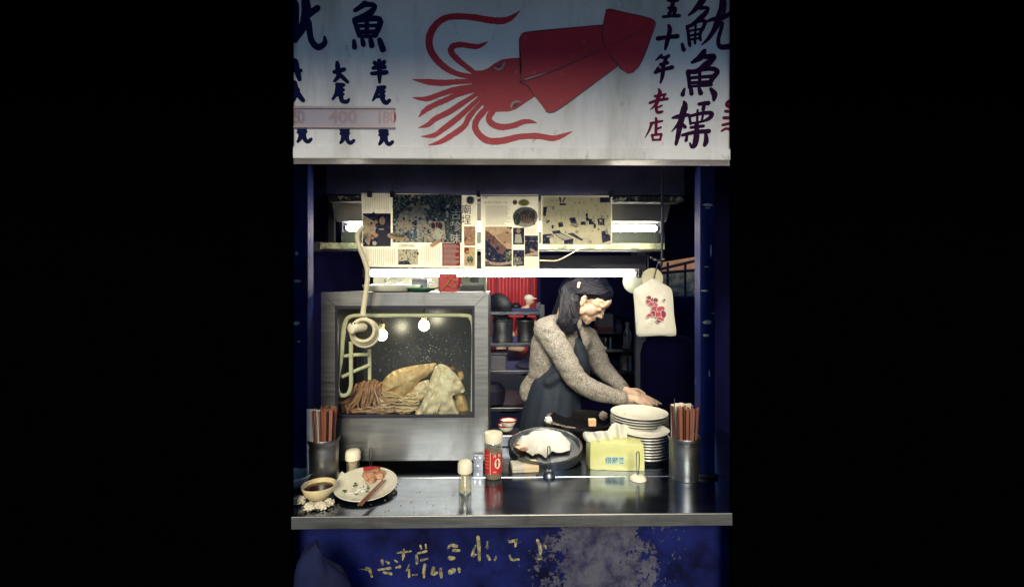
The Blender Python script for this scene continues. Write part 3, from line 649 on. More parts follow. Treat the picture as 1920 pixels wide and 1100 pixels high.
lines(B, gb, 105, 205, 440, 460, 16, th=.22)
pre(B, gb, 618, 357, 162, 132, pr_greyt); pre(B, gb, 618, 357, 150, 120, pr_bw, lay=2); pre(B, gb, 640, 350, 110, 90, pr_food, lay=3); pre(B, gb, 510, 385, 46, 80, pr_green, lay=3)
for i in range(5): pre(B, gb, 590+i*32, 330+8*(i % 2), 9, 60, pr_stick, lay=4, rot=.15)
pr(B, gb, 100, 480, 445, 992, pr_roof); prp(B, gb, [(100,560),(220,600),(330,760),(445,770),(445,860),(380,960),(100,960)], pr_sauce, lay=2)
prp(B, gb, [(100,530),(160,560),(380,760),(320,840),(260,810),(100,640)], pr_stick, lay=3); prp(B, gb, [(100,640),(270,810),(250,800),(100,700)], pr_dark, lay=4); prp(B, gb, [(360,800),(445,790),(445,920),(370,930)], pr_green, lay=3)
prp(B, gb, [(100,890),(180,935),(300,945),(445,925),(445,955),(300,980),(180,975),(100,930)], pr_roof, lay=4); pr(B, gb, 100, 965, 445, 992, pr_dark, lay=3)
prp(B, gb, [(230,590),(400,545),(445,570),(445,680),(330,700)], pr_skin, lay=2)
pr(B, gb, 460, 495, 605, 710, pr_dark); pre(B, gb, 530, 535, 28, 30, pr_skin, lay=2); prp(B, gb, [(490,580),(560,575),(580,690),(480,690)], pr_bw, lay=2)
pr(B, gb, 612, 595, 782, 865, pr_dark); prp(B, gb, [(612,840),(782,790),(782,850),(660,866),(612,866)], pr_roof, lay=2); prp(B, gb, [(670,760),(720,770),(760,800),(690,800)], pr_skin, lay=2); pr(B, gb, 612, 660, 782, 672, pr_greyt, lay=2)
pr(B, gb, 460, 780, 605, 985, pr_sauce); lines(B, gb, 470, 870, 590, 970, 4, pr_greyt, lay=2)
pre(B, gb, 485, 167, 30, 32, pr_stick, 'round_mark'); pre(B, gb, 600, 172, 72, 42, pr_yel, 'yellow_mark'); lines(B, gb, 620, 500, 770, 580, 5, th=.2); lines(B, gb, 620, 890, 780, 1000, 5, th=.12)
C_ = sheet('bleached black and white photo print of a stall kitchen, rightmost of the hung papers', [gb((822, 84)), gb((1735, 80)), gb((1738, 722)), gb((828, 726))], 'photo_print')
pr(C_, gb, 838, 98, 1722, 708, pr_bw)
for q in ([(840,580),(960,570),(990,600),(930,640),(940,700),(840,700)], [(1000,590),(1080,560),(1240,640),(1230,705),(1120,705),(1120,660)], [(960,540),(1060,525),(1080,560),(980,580)], [(1040,430),(1100,420),(1110,480),(1050,490)],
          [(1180,370),(1260,360),(1290,450),(1210,440)], [(1160,570),(1230,560),(1370,650),(1340,660)], [(1600,540),(1650,530),(1660,580),(1710,560),(1720,660),(1610,690)], [(1545,370),(1640,370),(1640,465),(1560,460)], [(1580,105),(1715,105),(1715,165),(1580,170)],
          [(1050,100),(1075,100),(1085,165),(1065,165)], [(1120,100),(1140,100),(1110,170),(1095,170)], [(1060,180),(1145,180),(1145,205),(1060,205)], [(850,230),(900,220),(880,350),(850,340)], [(1430,380),(1510,380),(1510,450),(1440,455)], [(1330,420),(1400,410),(1400,460),(1340,460)], [(890,400),(935,395),(930,420),(890,440)], [(1250,450),(1290,450),(1290,490),(1255,490)]):
    prp(C_, gb, q, pr_bwd, lay=2)
prp(C_, gb, [(1000,585),(1075,570),(1225,635),(1130,655)], pr_bw, lay=3); pre(C_, gb, 972, 615, 34, 26, pr_bw, lay=3)
crowd(C_, gb, 850, 330, 1710, 690, 46, (pr_bwd, pr_bw, pr_bw, pr_greyt), 8, 30, 4, 9); crowd(C_, gb, 860, 110, 1710, 330, 22, (pr_bw, pr_greyt), 6, 20, 4, 10)
crowd(B, gb, 110, 490, 440, 980, 18, (pr_stick, pr_sauce, pr_roof, pr_dark), 10, 30, 5, 11); crowd(B, gb, 500, 270, 740, 450, 20, (pr_food, pr_stick, pr_green, pr_bw), 8, 22, 5, 12)
crowd(B, gb, 465, 790, 600, 980, 14, (pr_dark, pr_bw, pr_greyt, pr_sauce), 8, 20, 5, 13); crowd(B, gb, 620, 610, 775, 760, 8, (pr_dark, pr_sauce, pr_bwd), 10, 26, 5, 14)
for x, y0, y1 in ((1080, 270, 420), (1418, 250, 470), (1500, 340, 440), (1580, 370, 460), (1610, 370, 460)): pr(C_, gb, x-3, y0, x+3, y1, pr_greyt, 'printed_line', 3)

# ================================================================== GLASS DISPLAY CABINET
Yc, Dc = 1.69, .38
gl, gr, gt, gbm = 602, 915, 548, 862
cab = thing('display_cabinet', 'stainless steel display cabinet with steamed glass front holding squid', 'cabinet', (P(758, 862, Yc).x, Yc, CT))
X0, X1 = P(gl, 700, Yc).x, P(gr, 700, Yc).x; Z1 = P(700, gt, Yc).z; Z0 = P(700, gbm, Yc).z
ix0, iy0, ix1, iy1 = 629, 574, 889, 783
def rail4(name, pts, th=.018, yo=0): bm = NB(); pprism(bm, pts, Yc+yo, th); return obj(name, bm, steel, cab)
e = .5
rail4('top_rail', [(gl, gt), (gr, gt), (ix1+e, iy0-e*2), (ix0-e, iy0-e*2)]); rail4('side_rail', [(gl, gt+1), (ix0-1, iy0-e), (ix0-1, iy1), (gl, iy1)]); rail4('side_rail', [(gr, gt+1), (gr, iy1), (ix1+1, iy1), (ix1+1, iy0-e)])
bm = NB(); pbox(bm, gl, iy1+1, gr, gbm, Yc+.001, .018); obj('lower_panel', bm, steel, cab)
bm = NB(); box(bm, X0+.002, X1-.002, Yc+.0195, Yc+Dc, Z1-.006, Z1-.001); obj('top_panel', bm, steel, cab)
for x0, x1 in ((X0+.001, X0+.006), (X1-.006, X1-.001)):
    bm = NB(); box(bm, x0, x1, Yc+.0195, Yc+Dc, Z0+.004, Z1-.007); obj('side_panel', bm, steel_d, cab)
inner = mat('cabinet_inner_dark', (.05, .055, .075, 1), .25, .4, var=.4, scale=4)
bm = NB(); box(bm, X0+.007, X1-.007, Yc+Dc-.006, Yc+Dc, Z0+.01, Z1-.008); obj('back_panel', bm, inner, cab)
zf = P(700, 781, Yc+.05).z
bm = NB(); box(bm, X0+.007, X1-.007, Yc+.0205, Yc+Dc-.007, zf-.012, zf); obj('inner_tray', bm, steel_d, cab)
gk = NB()
pprism(gk, [(ix0-1, iy0-1), (ix1+1, iy0-1), (ix1-4, iy0+5), (ix0+4, iy0+5)], Yc+.004, .010); pprism(gk, [(ix0-1, iy1), (ix0+4, iy1-5), (ix1-4, iy1-5), (ix1+1, iy1)], Yc+.004, .010)
pprism(gk, [(ix0-1, iy0-1), (ix0+4, iy0+5), (ix0+4, iy1-5), (ix0-1, iy1)], Yc+.004, .010); pprism(gk, [(ix1+1, iy0-1), (ix1+1, iy1), (ix1-4, iy1-5), (ix1-4, iy0+5)], Yc+.004, .010)
bmesh.ops.remove_doubles(gk, verts=gk.verts[:], dist=.0004); obj('gasket', gk, rubber, cab)
bm = NB(); pbox(bm, ix0+3, iy0+3, ix1-3, iy1-3, Yc+.008, .003); gp = obj('glass_pane', bm, glassm, cab)
bm = NB(); rng = random.Random(3); db = Blob()
for i in range(280):
    x = rng.gauss(795, 45); y = rng.gauss(665, 32)
    if not (700 < x < 884 and 600 < y < 760): continue
    s = rng.uniform(.0006, .0016)*(1.3 if rng.random() < .1 else 1)
    c = P(x, y, Yc+.0078); ell(db, c, (s*rng.uniform(.8, 1.6), s*.6, s), u=6, v=4)
drop = mat('water_drop', lin(150, 150, 140), .05, var=.1, spec=1)
bm.free(); dm = bpy.data.meshes.new('water_drops'); dm.from_pydata([tuple(v) for v in db.v], [], db.f); o = obj('water_drops', dm, drop, gp, smooth=True); o['kind'] = 'stuff'
for x in (X0+.03, X1-.03):
    for y in (Yc+.03, Yc+Dc-.03):
        bm = NB(); lathe(bm, (x, y, 0), [(.010, CT+.0005), (.012, CT+.006), (.010, Z0+.006)], 12); obj('foot', bm, rubber, cab)
bm = NB(); pbox(bm, 887, 852, 906, 884, Yc-.012, .008, .001); lt = obj('latch_plate', bm, steel_d, cab)
for x, y in ((891, 858), (900, 857), (896, 872)):
    bm = NB(); c = P(x, y, Yc-.012); lathe(bm, (c.x, 0, c.z), [(.0025, Yc-.0135), (.0025, Yc-.011)], 10, 'Y'); obj('screw', bm, chrome, lt)
bm = NB(); box(bm, X1-.012, X1-.002, Yc+.019, Yc+.024, zf, Z1-.03); obj('side_strip', bm, rubber, cab)
# white bulky rubber seal tube and looped cord inside the cabinet
Yi = Yc+.045
bm = NB(); ptube(bm, [(886, 770, Yi), (887, 700, Yi), (888, 620, Yi), (883, 597, Yi), (868, 591, Yi), (780, 591, Yi), (700, 591, Yi), (662, 592, Yi), (648, 602, Yi), (643, 630, Yi), (640, 670, Yi), (634, 705, Yi), (633, 732, Yi), (641, 741, Yi), (652, 738, Yi), (658, 722, Yi), (658, 690, Yi), (658, 640, Yi)], .0075, 10)
tr = thing('white_rack', 'white coated tube rack bent round the inside of the glass cabinet', 'rack', P(760, 742, Yi))
auto(obj('frame_tube', bm, cablew, tr))
for q in ([(640, 668, Yi+.012), (665, 665, Yi+.012), (692, 664, Yi+.012)], [(642, 706, Yi+.012), (668, 694, Yi+.012), (692, 684, Yi+.012)], [(692, 655, Yi+.024), (693, 680, Yi+.024), (693, 711, Yi+.024)]):
    auto(obj('cross_tube', ptube(NB(), q, .0066, 10), cablew, tr))
# bulbs
for x, y, lab in ((716, 628, 'glowing round bulb inside the cabinet beside the coiled cord'), (795, 610, 'glowing round bulb hanging in the middle of the cabinet')):
    t = thing('light_bulb', lab, 'bulb', P(x, y, Yc+.19), 'bulbs in the glass cabinet')
    c = P(x, y, Yc+.19)
    obj('bulb_glass', ell(NB(), c, (.021, .021, .022)), bulbm, t, smooth=True)
    bm = NB(); lathe(bm, (c.x, c.y, 0), [(.011, c.z+.019), (.012, c.z+.045)], 14); obj('socket', bm, whitep, t)
    bm = NB(); tube(bm, [(c.x, c.y, c.z+.045), (c.x, c.y, Z1-.008)], .003, 6); obj('stem', bm, rubber, t)
# hanging white cord with coiled end and plug socket
Yk = 1.63
t = thing('hanging_cord', 'thick white power cord hanging in front of the cabinet, end coiled round its socket', 'cord', P(680, 650, Yk))
auto(obj('cord', ptube(NB(), [(681, 425, Yk+.03), (673, 434, Yk+.02), (670, 446, Yk+.01), (675, 466, Yk), (683, 486, Yk), (689, 508, Yk), (688, 535, Yk), (684, 560, Yk), (680, 590, Yk)], .0085, 12), cablew, t))
for k, (rr, dx, dy, dY) in enumerate(((23, 0, 0, 0), (25.5, 2, 3, .012), (21, -1, -2, -.012), (24, 1, 5, .022))):
    pts = [(682+dx+math.cos(a)*rr, 621+dy+math.sin(a)*rr*.98, Yk+dY+.006*math.sin(a)) for a in [i*math.pi/10 for i in range(20)]]
    pts.append(pts[0]); auto(obj('coil', ptube(NB(), pts, .0062, 10, 3), cablew, t))
rot = Matrix.Rotation(R(-18), 3, 'Z')
bm = NB(); c = P(672, 614, Yk-.02); lathe(bm, c, [(.012, -.034), (.0185, -.030), (.0185, -.018), (.015, -.014), (.015, .02), (.010, .03)], 20, 'Y', rot=Matrix.Rotation(R(-35), 3, 'Z')); sk = auto(obj('plug_socket', bm, whitep, t))
for dx in (-3, 3):
    bm = NB(); c = P(662+dx, 605+abs(dx)*.3, Yk-.054); ell(bm, c, (.0022, .003, .0036)); obj('pin_hole', bm, rubber, sk)

# squid inside the cabinet
squidm = mat('cooked_squid_flesh', lin(226, 198, 166), .38, var=.12, scale=34, col2=lin(242, 226, 202), bump=.25, bscale=70, sss=.15)
squidt = mat('squid_tan_flesh', lin(196, 152, 108), .42, var=.2, scale=30, col2=lin(230, 200, 156), bump=.25, bscale=60, sss=.15)
squidb = mat('brown_squid_arms', lin(132, 88, 76), .42, var=.35, scale=60, bump=.25, bscale=90, col2=lin(186, 140, 112))
Yq = Yc+.10
def flap(label, outline, Y, bulge, m, seed, th=.006, ruff=.006, group='squid in the cabinet', name='squid', ymap=None):
    """a thick sheet of flesh: outline in survey px, bulging towards the glass"""
    bm = NB(); n = len(outline); cx = sum(p[0] for p in outline)/n; cy = sum(p[1] for p in outline)/n
    ol = smoothpath([*outline, outline[0]], 9)[:-1]; rings = 14; lay = []
    for side in (0, 1):
        vs = []
        for r in range(rings+1):
            f = 1-r/rings; ring = []
            for i, (x, y) in enumerate(ol):
                px, py = cx+(x-cx)*f, cy+(y-cy)*f
                d = bulge*(1-f**2.2)
                w_ = ruff*f**2*noise.noise(Vector((px*.09, py*.09, seed)))*2.4 + .004*noise.noise(Vector((px*.04, py*.03, seed+9)))*(.3+f) + (.0055 if seed == 2 else .0018)*noise.noise(Vector((px*.12+py*.035, py*.012, seed+3))) + .0007*noise.noise(Vector((px*.4, py*.1, seed+5)))
                Yy = Y-d+w_+(th*min(1, (1-f)*8+.25) if side else 0)
                ring.append(bm.verts.new(P(px, py, Yy)))
            vs.append(ring)
        m_ = len(ol)
        for r in range(rings):
            for i in range(m_):
                j = (i+1) % m_
                q = (vs[r][i], vs[r][j], vs[r+1][j], vs[r+1][i]); bm.faces.new(q if side else q[::-1])
        lay.append(vs[0])
    for i in range(m_):
        j = (i+1) % m_; bm.faces.new((lay[0][i], lay[0][j], lay[1][j], lay[1][i]))
    bmesh.ops.remove_doubles(bm, verts=bm.verts[:], dist=.00005)
    return auto(obj(name, bm, m, None, label, 'squid', group), 60)
flap('broad tan squid body arched over the others in the glass cabinet', [(706,740),(712,724),(726,704),(744,693),(770,686),(800,682),(818,681),(812,694),(800,706),(788,712),(776,728),(764,742),(753,756),(742,747),(738,735),(722,734)], Yq+.030, .045, squidt, 1, ruff=.010)
flap('pale cream squid with pointed hood leaning on the right of the pile', [(815,688),(825,682),(840,687),(854,700),(868,720),(871,733),(858,739),(848,743),(856,758),(858,777),(818,778),(779,778),(793,750),(804,718)], Yq-.012, .034, squidm, 2, ruff=.014)
flap('narrow tan squid standing at the right end of the cabinet', [(852,730),(862,718),(872,742),(879,770),(876,777),(858,774),(854,752)], Yq+.035, .025, squidt, 3)
flap('cut squid piece with a frilled edge left of the pale hood', [(772,729),(786,717),(804,712),(808,724),(800,744),(776,746),(764,742)], Yq+.03, .02, squidm, 4, ruff=.02)
def layer(label, x0, x1, y, Yf, m, seed, amp):
    """one flat sheet of flesh lying in the pile, seen along its wavering front edge"""
    bm = NB(); nu, nv = 40, 7; top = []; bot = []
    for i in range(nu+1):
        u = i/nu; x = x0+(x1-x0)*u; ta, tb = [], []
        for k in range(nv+1):
            v_ = k/nv; Yy = Yf+.012*noise.noise(Vector((u*5, seed, 1)))+v_*.075
            dz = amp*(noise.noise(Vector((u*4.5, v_*1.2, seed)))+.5*noise.noise(Vector((u*11, v_*2, seed+4))))*(1-.5*v_)
            p = P(x, y, Yf); p = Vector((p.x, Yy, p.z+dz*.0019*4)); th = .0011+.0012*min(1, v_*5)
            ta.append(bm.verts.new(p+Vector((0, 0, th)))); tb.append(bm.verts.new(p-Vector((0, 0, th))))
        top.append(ta); bot.append(tb)
    for i in range(nu):
        for k in range(nv):
            bm.faces.new((top[i][k], top[i+1][k], top[i+1][k+1], top[i][k+1])); bm.faces.new((bot[i][k], bot[i][k+1], bot[i+1][k+1], bot[i+1][k]))
        bm.faces.new((top[i][0], bot[i][0], bot[i+1][0], top[i+1][0])); bm.faces.new((top[i][nv], top[i+1][nv], bot[i+1][nv], bot[i][nv]))
    for q in (0, nu):
        for k in range(nv): bm.faces.new((top[q][k], top[q][k+1], bot[q][k+1], bot[q][k]))
    return auto(obj('squid_sheet', bm, m, None, label, 'squid', 'squid in the cabinet'), 60)
lab = ['topmost', 'second', 'third', 'fourth', 'fifth', 'sixth', 'seventh', 'eighth', 'ninth', 'tenth', 'eleventh', 'lowest']
rng = random.Random(31)
for i in range(12):
    y = 738+i*3.25; x0 = 708+rng.uniform(-5, 5)-i*.4; x1 = 792+rng.uniform(-14, 6)-(8 if i > 8 else 0)
    layer('thin squid sheet in the layered stack under the tan body, %s layer' % lab[i], x0, x1, y, Yq+.012-.0035*i+rng.uniform(-.006, .006), (squidm, squidt, squidm, squidb)[i % 4] if i % 4 != 3 or i > 5 else squidt, 60+i*3.3, .75+.15*(i % 3))
for i, (x, y, s, lb) in enumerate(((846, 692, 7, 'small dark squid tip poking up behind the pale hood'), (862, 706, 8, 'curled squid tip sticking out right of the pale hood'))):
    flap(lb, [(x-s, y+s), (x-s*.4, y-s), (x+s*.6, y-s*1.2), (x+s, y), (x+s*.4, y+s*1.2)], Yq+.06, .012, squidb if i == 0 else squidt, 40+i, ruff=.02)
t_ = [o for o in COL.objects if o.name == 'squid.001'][0]
for q in ([(838,728,1.0),(830,742,2.4),(824,758,2.6),(818,774,1.2)], [(834,712,1.0),(828,720,2.6),(834,726,2.2),(842,722,1.0)], [(826,694,.8),(822,712,1.8),(812,732,2.0),(802,756,1.6)]):
    o = ptube(NB(), [(x, y, Yq-.038, r_*.0016) for x, y, r_ in q], .002, 8); auto(obj('flesh_ridge', o, squidm, t_))
# bundle of brown arms, several squid's worth, each arm a part
t = thing('tentacle_bunch', 'bunch of long brown squid arms heaped at the left of the glass cabinet', 'squid', P(680, 778, Yq))
rng = random.Random(11)
for i in range(58):
    x = rng.uniform(664, 712); xe = x+(x-688)*rng.uniform(.5, 1.3)-rng.uniform(0, 16); yt = 713+abs(x-692)*.35+rng.uniform(-3, 8); Yy = Yq+.05-.05*rng.random()
    pts = [(x+4, yt, Yy+.03, .005), (x, yt+8, Yy, .0055), (x+(xe-x)*.35+rng.uniform(-3, 3), yt+26, Yy-.012, .005), (xe+rng.uniform(-4, 4), 758+rng.uniform(-3, 6), Yy-.016, .004), (xe+rng.uniform(-12, 6), 774+rng.uniform(-3, 2), Yy-.022, .002)]
    auto(obj('arm', ptube(NB(), pts, .004, 7, 4), squidb, t))
for i in range(14):
    x = rng.uniform(645, 720); Yy = Yq-.03+.02*rng.random(); y = rng.uniform(768, 776)
    auto(obj('arm', ptube(NB(), [(x, y, Yy, .004), (x+12, y-rng.uniform(0, 7), Yy, .0045), (x+26, y+rng.uniform(-4, 2), Yy, .003), (x+36, y+rng.uniform(-3, 2), Yy, .0015)], .004, 7, 4), squidb, t))

# things standing on the cabinet
def ZT(x, Y): return Z1-.001
greyp = mat('grey_green_plastic', lin(100, 112, 104), .45, var=.15)
darkp = mat('dark_tray_plastic', lin(34, 36, 48), .4, var=.2)
bm = NB(); c = P(735, 545, Yc+.12); lathe(bm, (c.x, c.y, Z1), [(.07, .0), (.10, .004), (.112, .018), (.115, .026), (.108, .027), (.07, .014)], 32, sx=.95)
auto(obj('serving_tray', bm, cream, None, 'round white tray on top of the cabinet by the hanging cord', 'tray'))
bm = NB(); crumple(bm, (c.x+.04, c.y+.10, Z1+.045), (.10, .05, .045), 5, .5); auto(obj('plastic_bag', bm, thinplastic, None, 'crumpled clear plastic bag lying behind the white tray on the cabinet', 'bag'), 80)
c = P(790, 545, Yc+.06); t = thing('green_dish', 'small green dish with a fork on the cabinet top', 'dish', (c.x, c.y, Z1))
bm = NB(); lathe(bm, (c.x, c.y, Z1), [(.03, 0), (.05, .008), (.055, .016), (.05, .016), (.03, .006)], 24); auto(obj('dish', bm, mat('green_plastic', lin(70, 120, 92), .4, var=.15), t))
bm = NB(); ptube(bm, [(785, 543, Yc+.05), (815, 541, Yc+.05), (835, 533, Yc+.06)], .003, 6); obj('fork', bm, steel_d, t)
bm = NB(); c = P(787, 530, Yc+.16); box(bm, c.x-.03, c.x+.03, c.y, c.y+.03, Z1, Z1+.05, .004); obj('metal_tin', bm, steel_d, None, 'little dark metal tin behind the green dish on the cabinet', 'tin')
t = thing('red_packet', 'red card packet with a golden sprig standing on the cabinet', 'packet', (P(839, 548, Yc+.05).x, Yc+.05, Z1))
bm = NB(); a = P(823, 513, Yc+.05); b = P(856, 548, Yc+.05); box(bm, a.x, b.x, Yc+.05, Yc+.09, Z1, a.z, .002); obj('packet_box', bm, mat('red_card', lin(168, 40, 50), .5, var=.12), t)
gold = mat('gold_brown_sprig', lin(150, 116, 60), .5, .3, var=.4, scale=80)
for i in range(16):
    x = 846+random.uniform(-8, 9); y = 522+random.uniform(-9, 14); an = random.uniform(0, 6.3)
    obj('sprig_leaf', pprism(NB(), [(x, y), (x+math.cos(an)*3+1, y+math.sin(an)*3), (x+math.cos(an)*7, y+math.sin(an)*7), (x+math.cos(an)*3-1, y+math.sin(an)*3+1.6)], Yc+.046-.0006*i, .0012), gold, t)
obj('sprig_stem', ptube(NB(), [(828, 543, Yc+.047), (838, 534, Yc+.046), (847, 522, Yc+.045)], .002, 6), gold, t)
t = thing('crate', 'grey plastic crate holding dark trays on the right of the cabinet top', 'crate', (P(888, 548, Yc+.09).x, Yc+.09, Z1))
Yy = Yc+.09; a = P(863, 517, Yy); b = P(912, 548, Yy)
bm = NB(); box(bm, a.x, b.x-.001, Yy+.05, Yy+.056, Z1, a.z, .001); obj('back_wall', bm, greyp, t)
bm = NB(); box(bm, b.x-.008, b.x, Yy, Yy+.049, Z1, a.z-.004, .001); obj('side_wall', bm, greyp, t)
bm = NB(); box(bm, a.x+.035, a.x+.065, Yy+.044, Yy+.0495, a.z-.022, a.z-.006, .001); obj('handle_slot', bm, darkp, t)
for i in range(5):
    bm = NB(); box(bm, P(856, 0, Yy).x, b.x-.010, Yy, Yy+.04, Z1+.001+i*.0055, Z1+.005+i*.0055, .0008); obj('dark_tray', bm, darkp, None, 'thin dark tray in the stack in the grey crate, %s from the bottom' % ['first', 'second', 'third', 'fourth', 'topmost, fifth'][i], 'tray', 'trays in the crate')

# ================================================================== ON THE COUNTER
def circ_on(px, py, z=CT): return PZ(px, py, z)
# --- toothpick bottles
def toothpicks(label, px, base, top, wpx):
    c = PZ(px, base-3, CT); s = c.y/F; r = wpx*s/2; H = (base-top)*s-.006
    t = thing('toothpick_bottle', label, 'bottle', (c.x, c.y, CT), 'toothpick bottles on the counter')
    bm = NB(); lathe(bm, (c.x, c.y, CT+.0005), [(r*.82, 0), (r*.88, .003), (r*.84, H*.35), (r*.9, H*.62), (r*.9, H*.66)], 28, cap=False); auto(obj('glass_body', bm, jarglass, t))
    bm = NB(); lathe(bm, (c.x, c.y, CT+.001), [(r*.80, 0), (r*.80, .004)], 24); obj('glass_base', bm, jarglass, t)
    bm = NB(); lathe(bm, (c.x, c.y, CT+H*.64), [(r*.98, 0), (r*1.0, .004), (r*.98, H*.26), (r*.82, H*.34), (r*.45, H*.375), (.001, H*.38)], 28); auto(obj('cap', bm, whitep, t), 60)
    rng = random.Random(int(px))
    for i in range(26):
        a = rng.uniform(0, 6.28); q = r*.7*math.sqrt(rng.random()); b2 = rng.uniform(0, 6.28); q2 = r*.72*math.sqrt(rng.random())
        bm = NB(); tube(bm, [(c.x+math.cos(a)*q, c.y+math.sin(a)*q, CT+.006, .0011), (c.x+math.cos(b2)*q2, c.y+math.sin(b2)*q2, CT+H*.62, .0011)], .0011, 5, smooth=False); obj('toothpick', bm, woodp, t)
toothpicks('toothpick bottle with white cap alone near the front edge of the counter', 872, 925, 862, 28)
toothpicks('toothpick bottle with white cap behind the plate of leftovers', 662, 895, 842, 28)
# --- chilli jar
c = PZ(925, 894, CT); s = c.y/F; r = 16.5*s; t = thing('spice_jar', 'glass spice jar with white lid and red label', 'jar', (c.x, c.y, CT))
H = 84*s
bm = NB(); lathe(bm, (c.x, c.y, CT+.0005), [(r*.9, 0), (r, .004), (r, H*.74), (r*.9, H*.79)], 32, cap=False); auto(obj('glass_body', bm, jarglass, t))
bm = NB(); lathe(bm, (c.x, c.y, CT+.002), [(r*.92, 0), (r*.93, H*.60), (r*.3, H*.62)], 28); auto(obj('spice_filling', bm, mat('pale_spice', lin(176, 166, 130), .8, var=.4, scale=120, col2=lin(120, 90, 70)), t))
bm = NB(); lathe(bm, (c.x, c.y, CT+H*.79), [(r*1.02, 0), (r*1.06, .003), (r*1.06, H*.17), (r*.98, H*.205), (.001, H*.21)], 32); auto(obj('lid', bm, whitep, t), 50)
jl = NB(); seg = 30; vs = []
for i in range(seg+1):
    a = R(170)+R(215)*i/seg
    vs.append([jl.verts.new((c.x+math.cos(a)*(r+.0006), c.y+math.sin(a)*(r+.0006), CT+H*q)) for q in (.14, .66 if i < 11 else .58)])
for a, b in zip(vs, vs[1:]): jl.faces.new((a[0], b[0], b[1], a[1]))
lb = auto(obj('label', jl, mat('red_label', lin(186, 44, 46), .45, var=.1), t))
def on_jar(xx, zz, w_, h_, m, name):
    b_ = NB(); n_ = 6; q = []
    for i in range(n_+1):
        a = R(270)+xx+w_*(i/n_-.5); q.append([b_.verts.new((c.x+math.cos(a)*(r+.0012), c.y+math.sin(a)*(r+.0012), CT+H*(zz+k*h_))) for k in (-.5, .5)])
    for a, b in zip(q, q[1:]): b_.faces.new((a[0], b[0], b[1], a[1]))
    return obj(name, b_, m, lb)
on_jar(-.32, .37, .05, .48, whitep, 'white_line')
bm = NB()
for rr in (1,):
    q = []
    for k in range(18):
        a = k*math.pi/9; aa = R(270)+.52+math.cos(a)*.36; q.append(bm.verts.new((c.x+math.cos(aa)*(r+.0012), c.y+math.sin(aa)*(r+.0012), CT+H*(.37+.115*math.sin(a)))))
    bm.faces.new(q)
obj('white_roundel', bm, whitep, lb)
def jar_text(s_, xx, zz, hh, m):
    me = textmesh(s_, hh, .012*0); 
    for v in me.vertices:
        a = R(270)+xx+v.co.x/r; z = CT+H*zz+v.co.y; d = r+.0016+v.co.z; v.co = (c.x+math.cos(a)*d, c.y+math.sin(a)*d, z)
    me.materials.clear(); obj('lettering', me, m, lb)
jar_text('月', .18, .535, .011, whitep); jar_text('桃', .72, .535, .011, whitep); jar_text('胡椒', .50, .40, .007, sign_red); jar_text('粉', .50, .34, .007, sign_red); jar_text('純正', .2, .19, .005, whitep)
for k in range(5): on_jar(-.75, .27+.07*k, .5, .012, pr_roof, 'small_print')
# --- wrapped card packet
t = thing('card_packet', 'flat white packet with a tan band lying on the counter beside the spice jar', 'packet', PZ(985, 888, CT))
c = PZ(984, 884, CT); M = Matrix.Translation((c.x, c.y+.02, CT)) @ Matrix.Rotation(R(6), 4, 'Z')
bm = NB(); box(bm, -.047, .047, -.03, .03, .0006, .024, .003); bmesh.ops.transform(bm, matrix=M, verts=bm.verts[:]); obj('packet', bm, paper, t)
bm = NB(); box(bm, -.006, .047, -.0306, .0306, .0002, .0246, .003); bmesh.ops.transform(bm, matrix=M, verts=bm.verts[:]); obj('band', bm, mat('tan_paper', lin(216, 196, 160), .8, var=.1), t)
bm = NB(); box(bm, -.048, .048, -.031, .031, .0112, .0122, .0003); bmesh.ops.transform(bm, matrix=M, verts=bm.verts[:]); obj('lid_gap', bm, mat('grey_card_edge', lin(150, 140, 120), .9), t)
# --- clip stands
def clipstand(label, px, by, top, rpx, m, fl=1):
    c = PZ(px, by-2, CT); s = c.y/F; r = rpx*s
    t = thing('clip_stand', label, 'holder', (c.x, c.y, CT), 'wire clip stands on the counter')
    bm = NB(); lathe(bm, (c.x, c.y, CT+.0005), [(r*1.05, 0), (r, r*.3*fl), (r*.75, r*.75*fl), (r*.35, r*1.02*fl), (.0008, r*1.08*fl)], 24); auto(obj('base', bm, m, t), 60)
    h = (by-top)*s; w_ = .0042
    bm = NB(); tube(bm, [(c.x-w_*.3, c.y, CT+r*fl), (c.x-w_, c.y, CT+h*.5), (c.x-w_, c.y, CT+h*.92), (c.x, c.y, CT+h), (c.x+w_, c.y, CT+h*.92), (c.x+w_, c.y, CT+h*.5), (c.x+w_*.3, c.y, CT+r*fl)], .0018, 7); auto(obj('wire_clip', bm, steel_d, t))
    return t, c, r
t, c, r = clipstand('dark domed clip stand in front of the cloth covered pan', 1029, 894, 838, 12, steel_d)
bm = NB(); lathe(bm, (c.x-.028, c.y+.004, CT+.0006), [(.016, 0), (.016, .003), (.012, .005), (.001, .006)], 20, sy=.7); auto(obj('side_disc', bm, rubber, t))
clipstand('pale domed clip stand in front of the tissue packet', 1196, 900, 848, 15, whitep, .55)
clipstand('thin wire clip stand behind the plate of leftovers', 695, 888, 842, 8, steel_d)
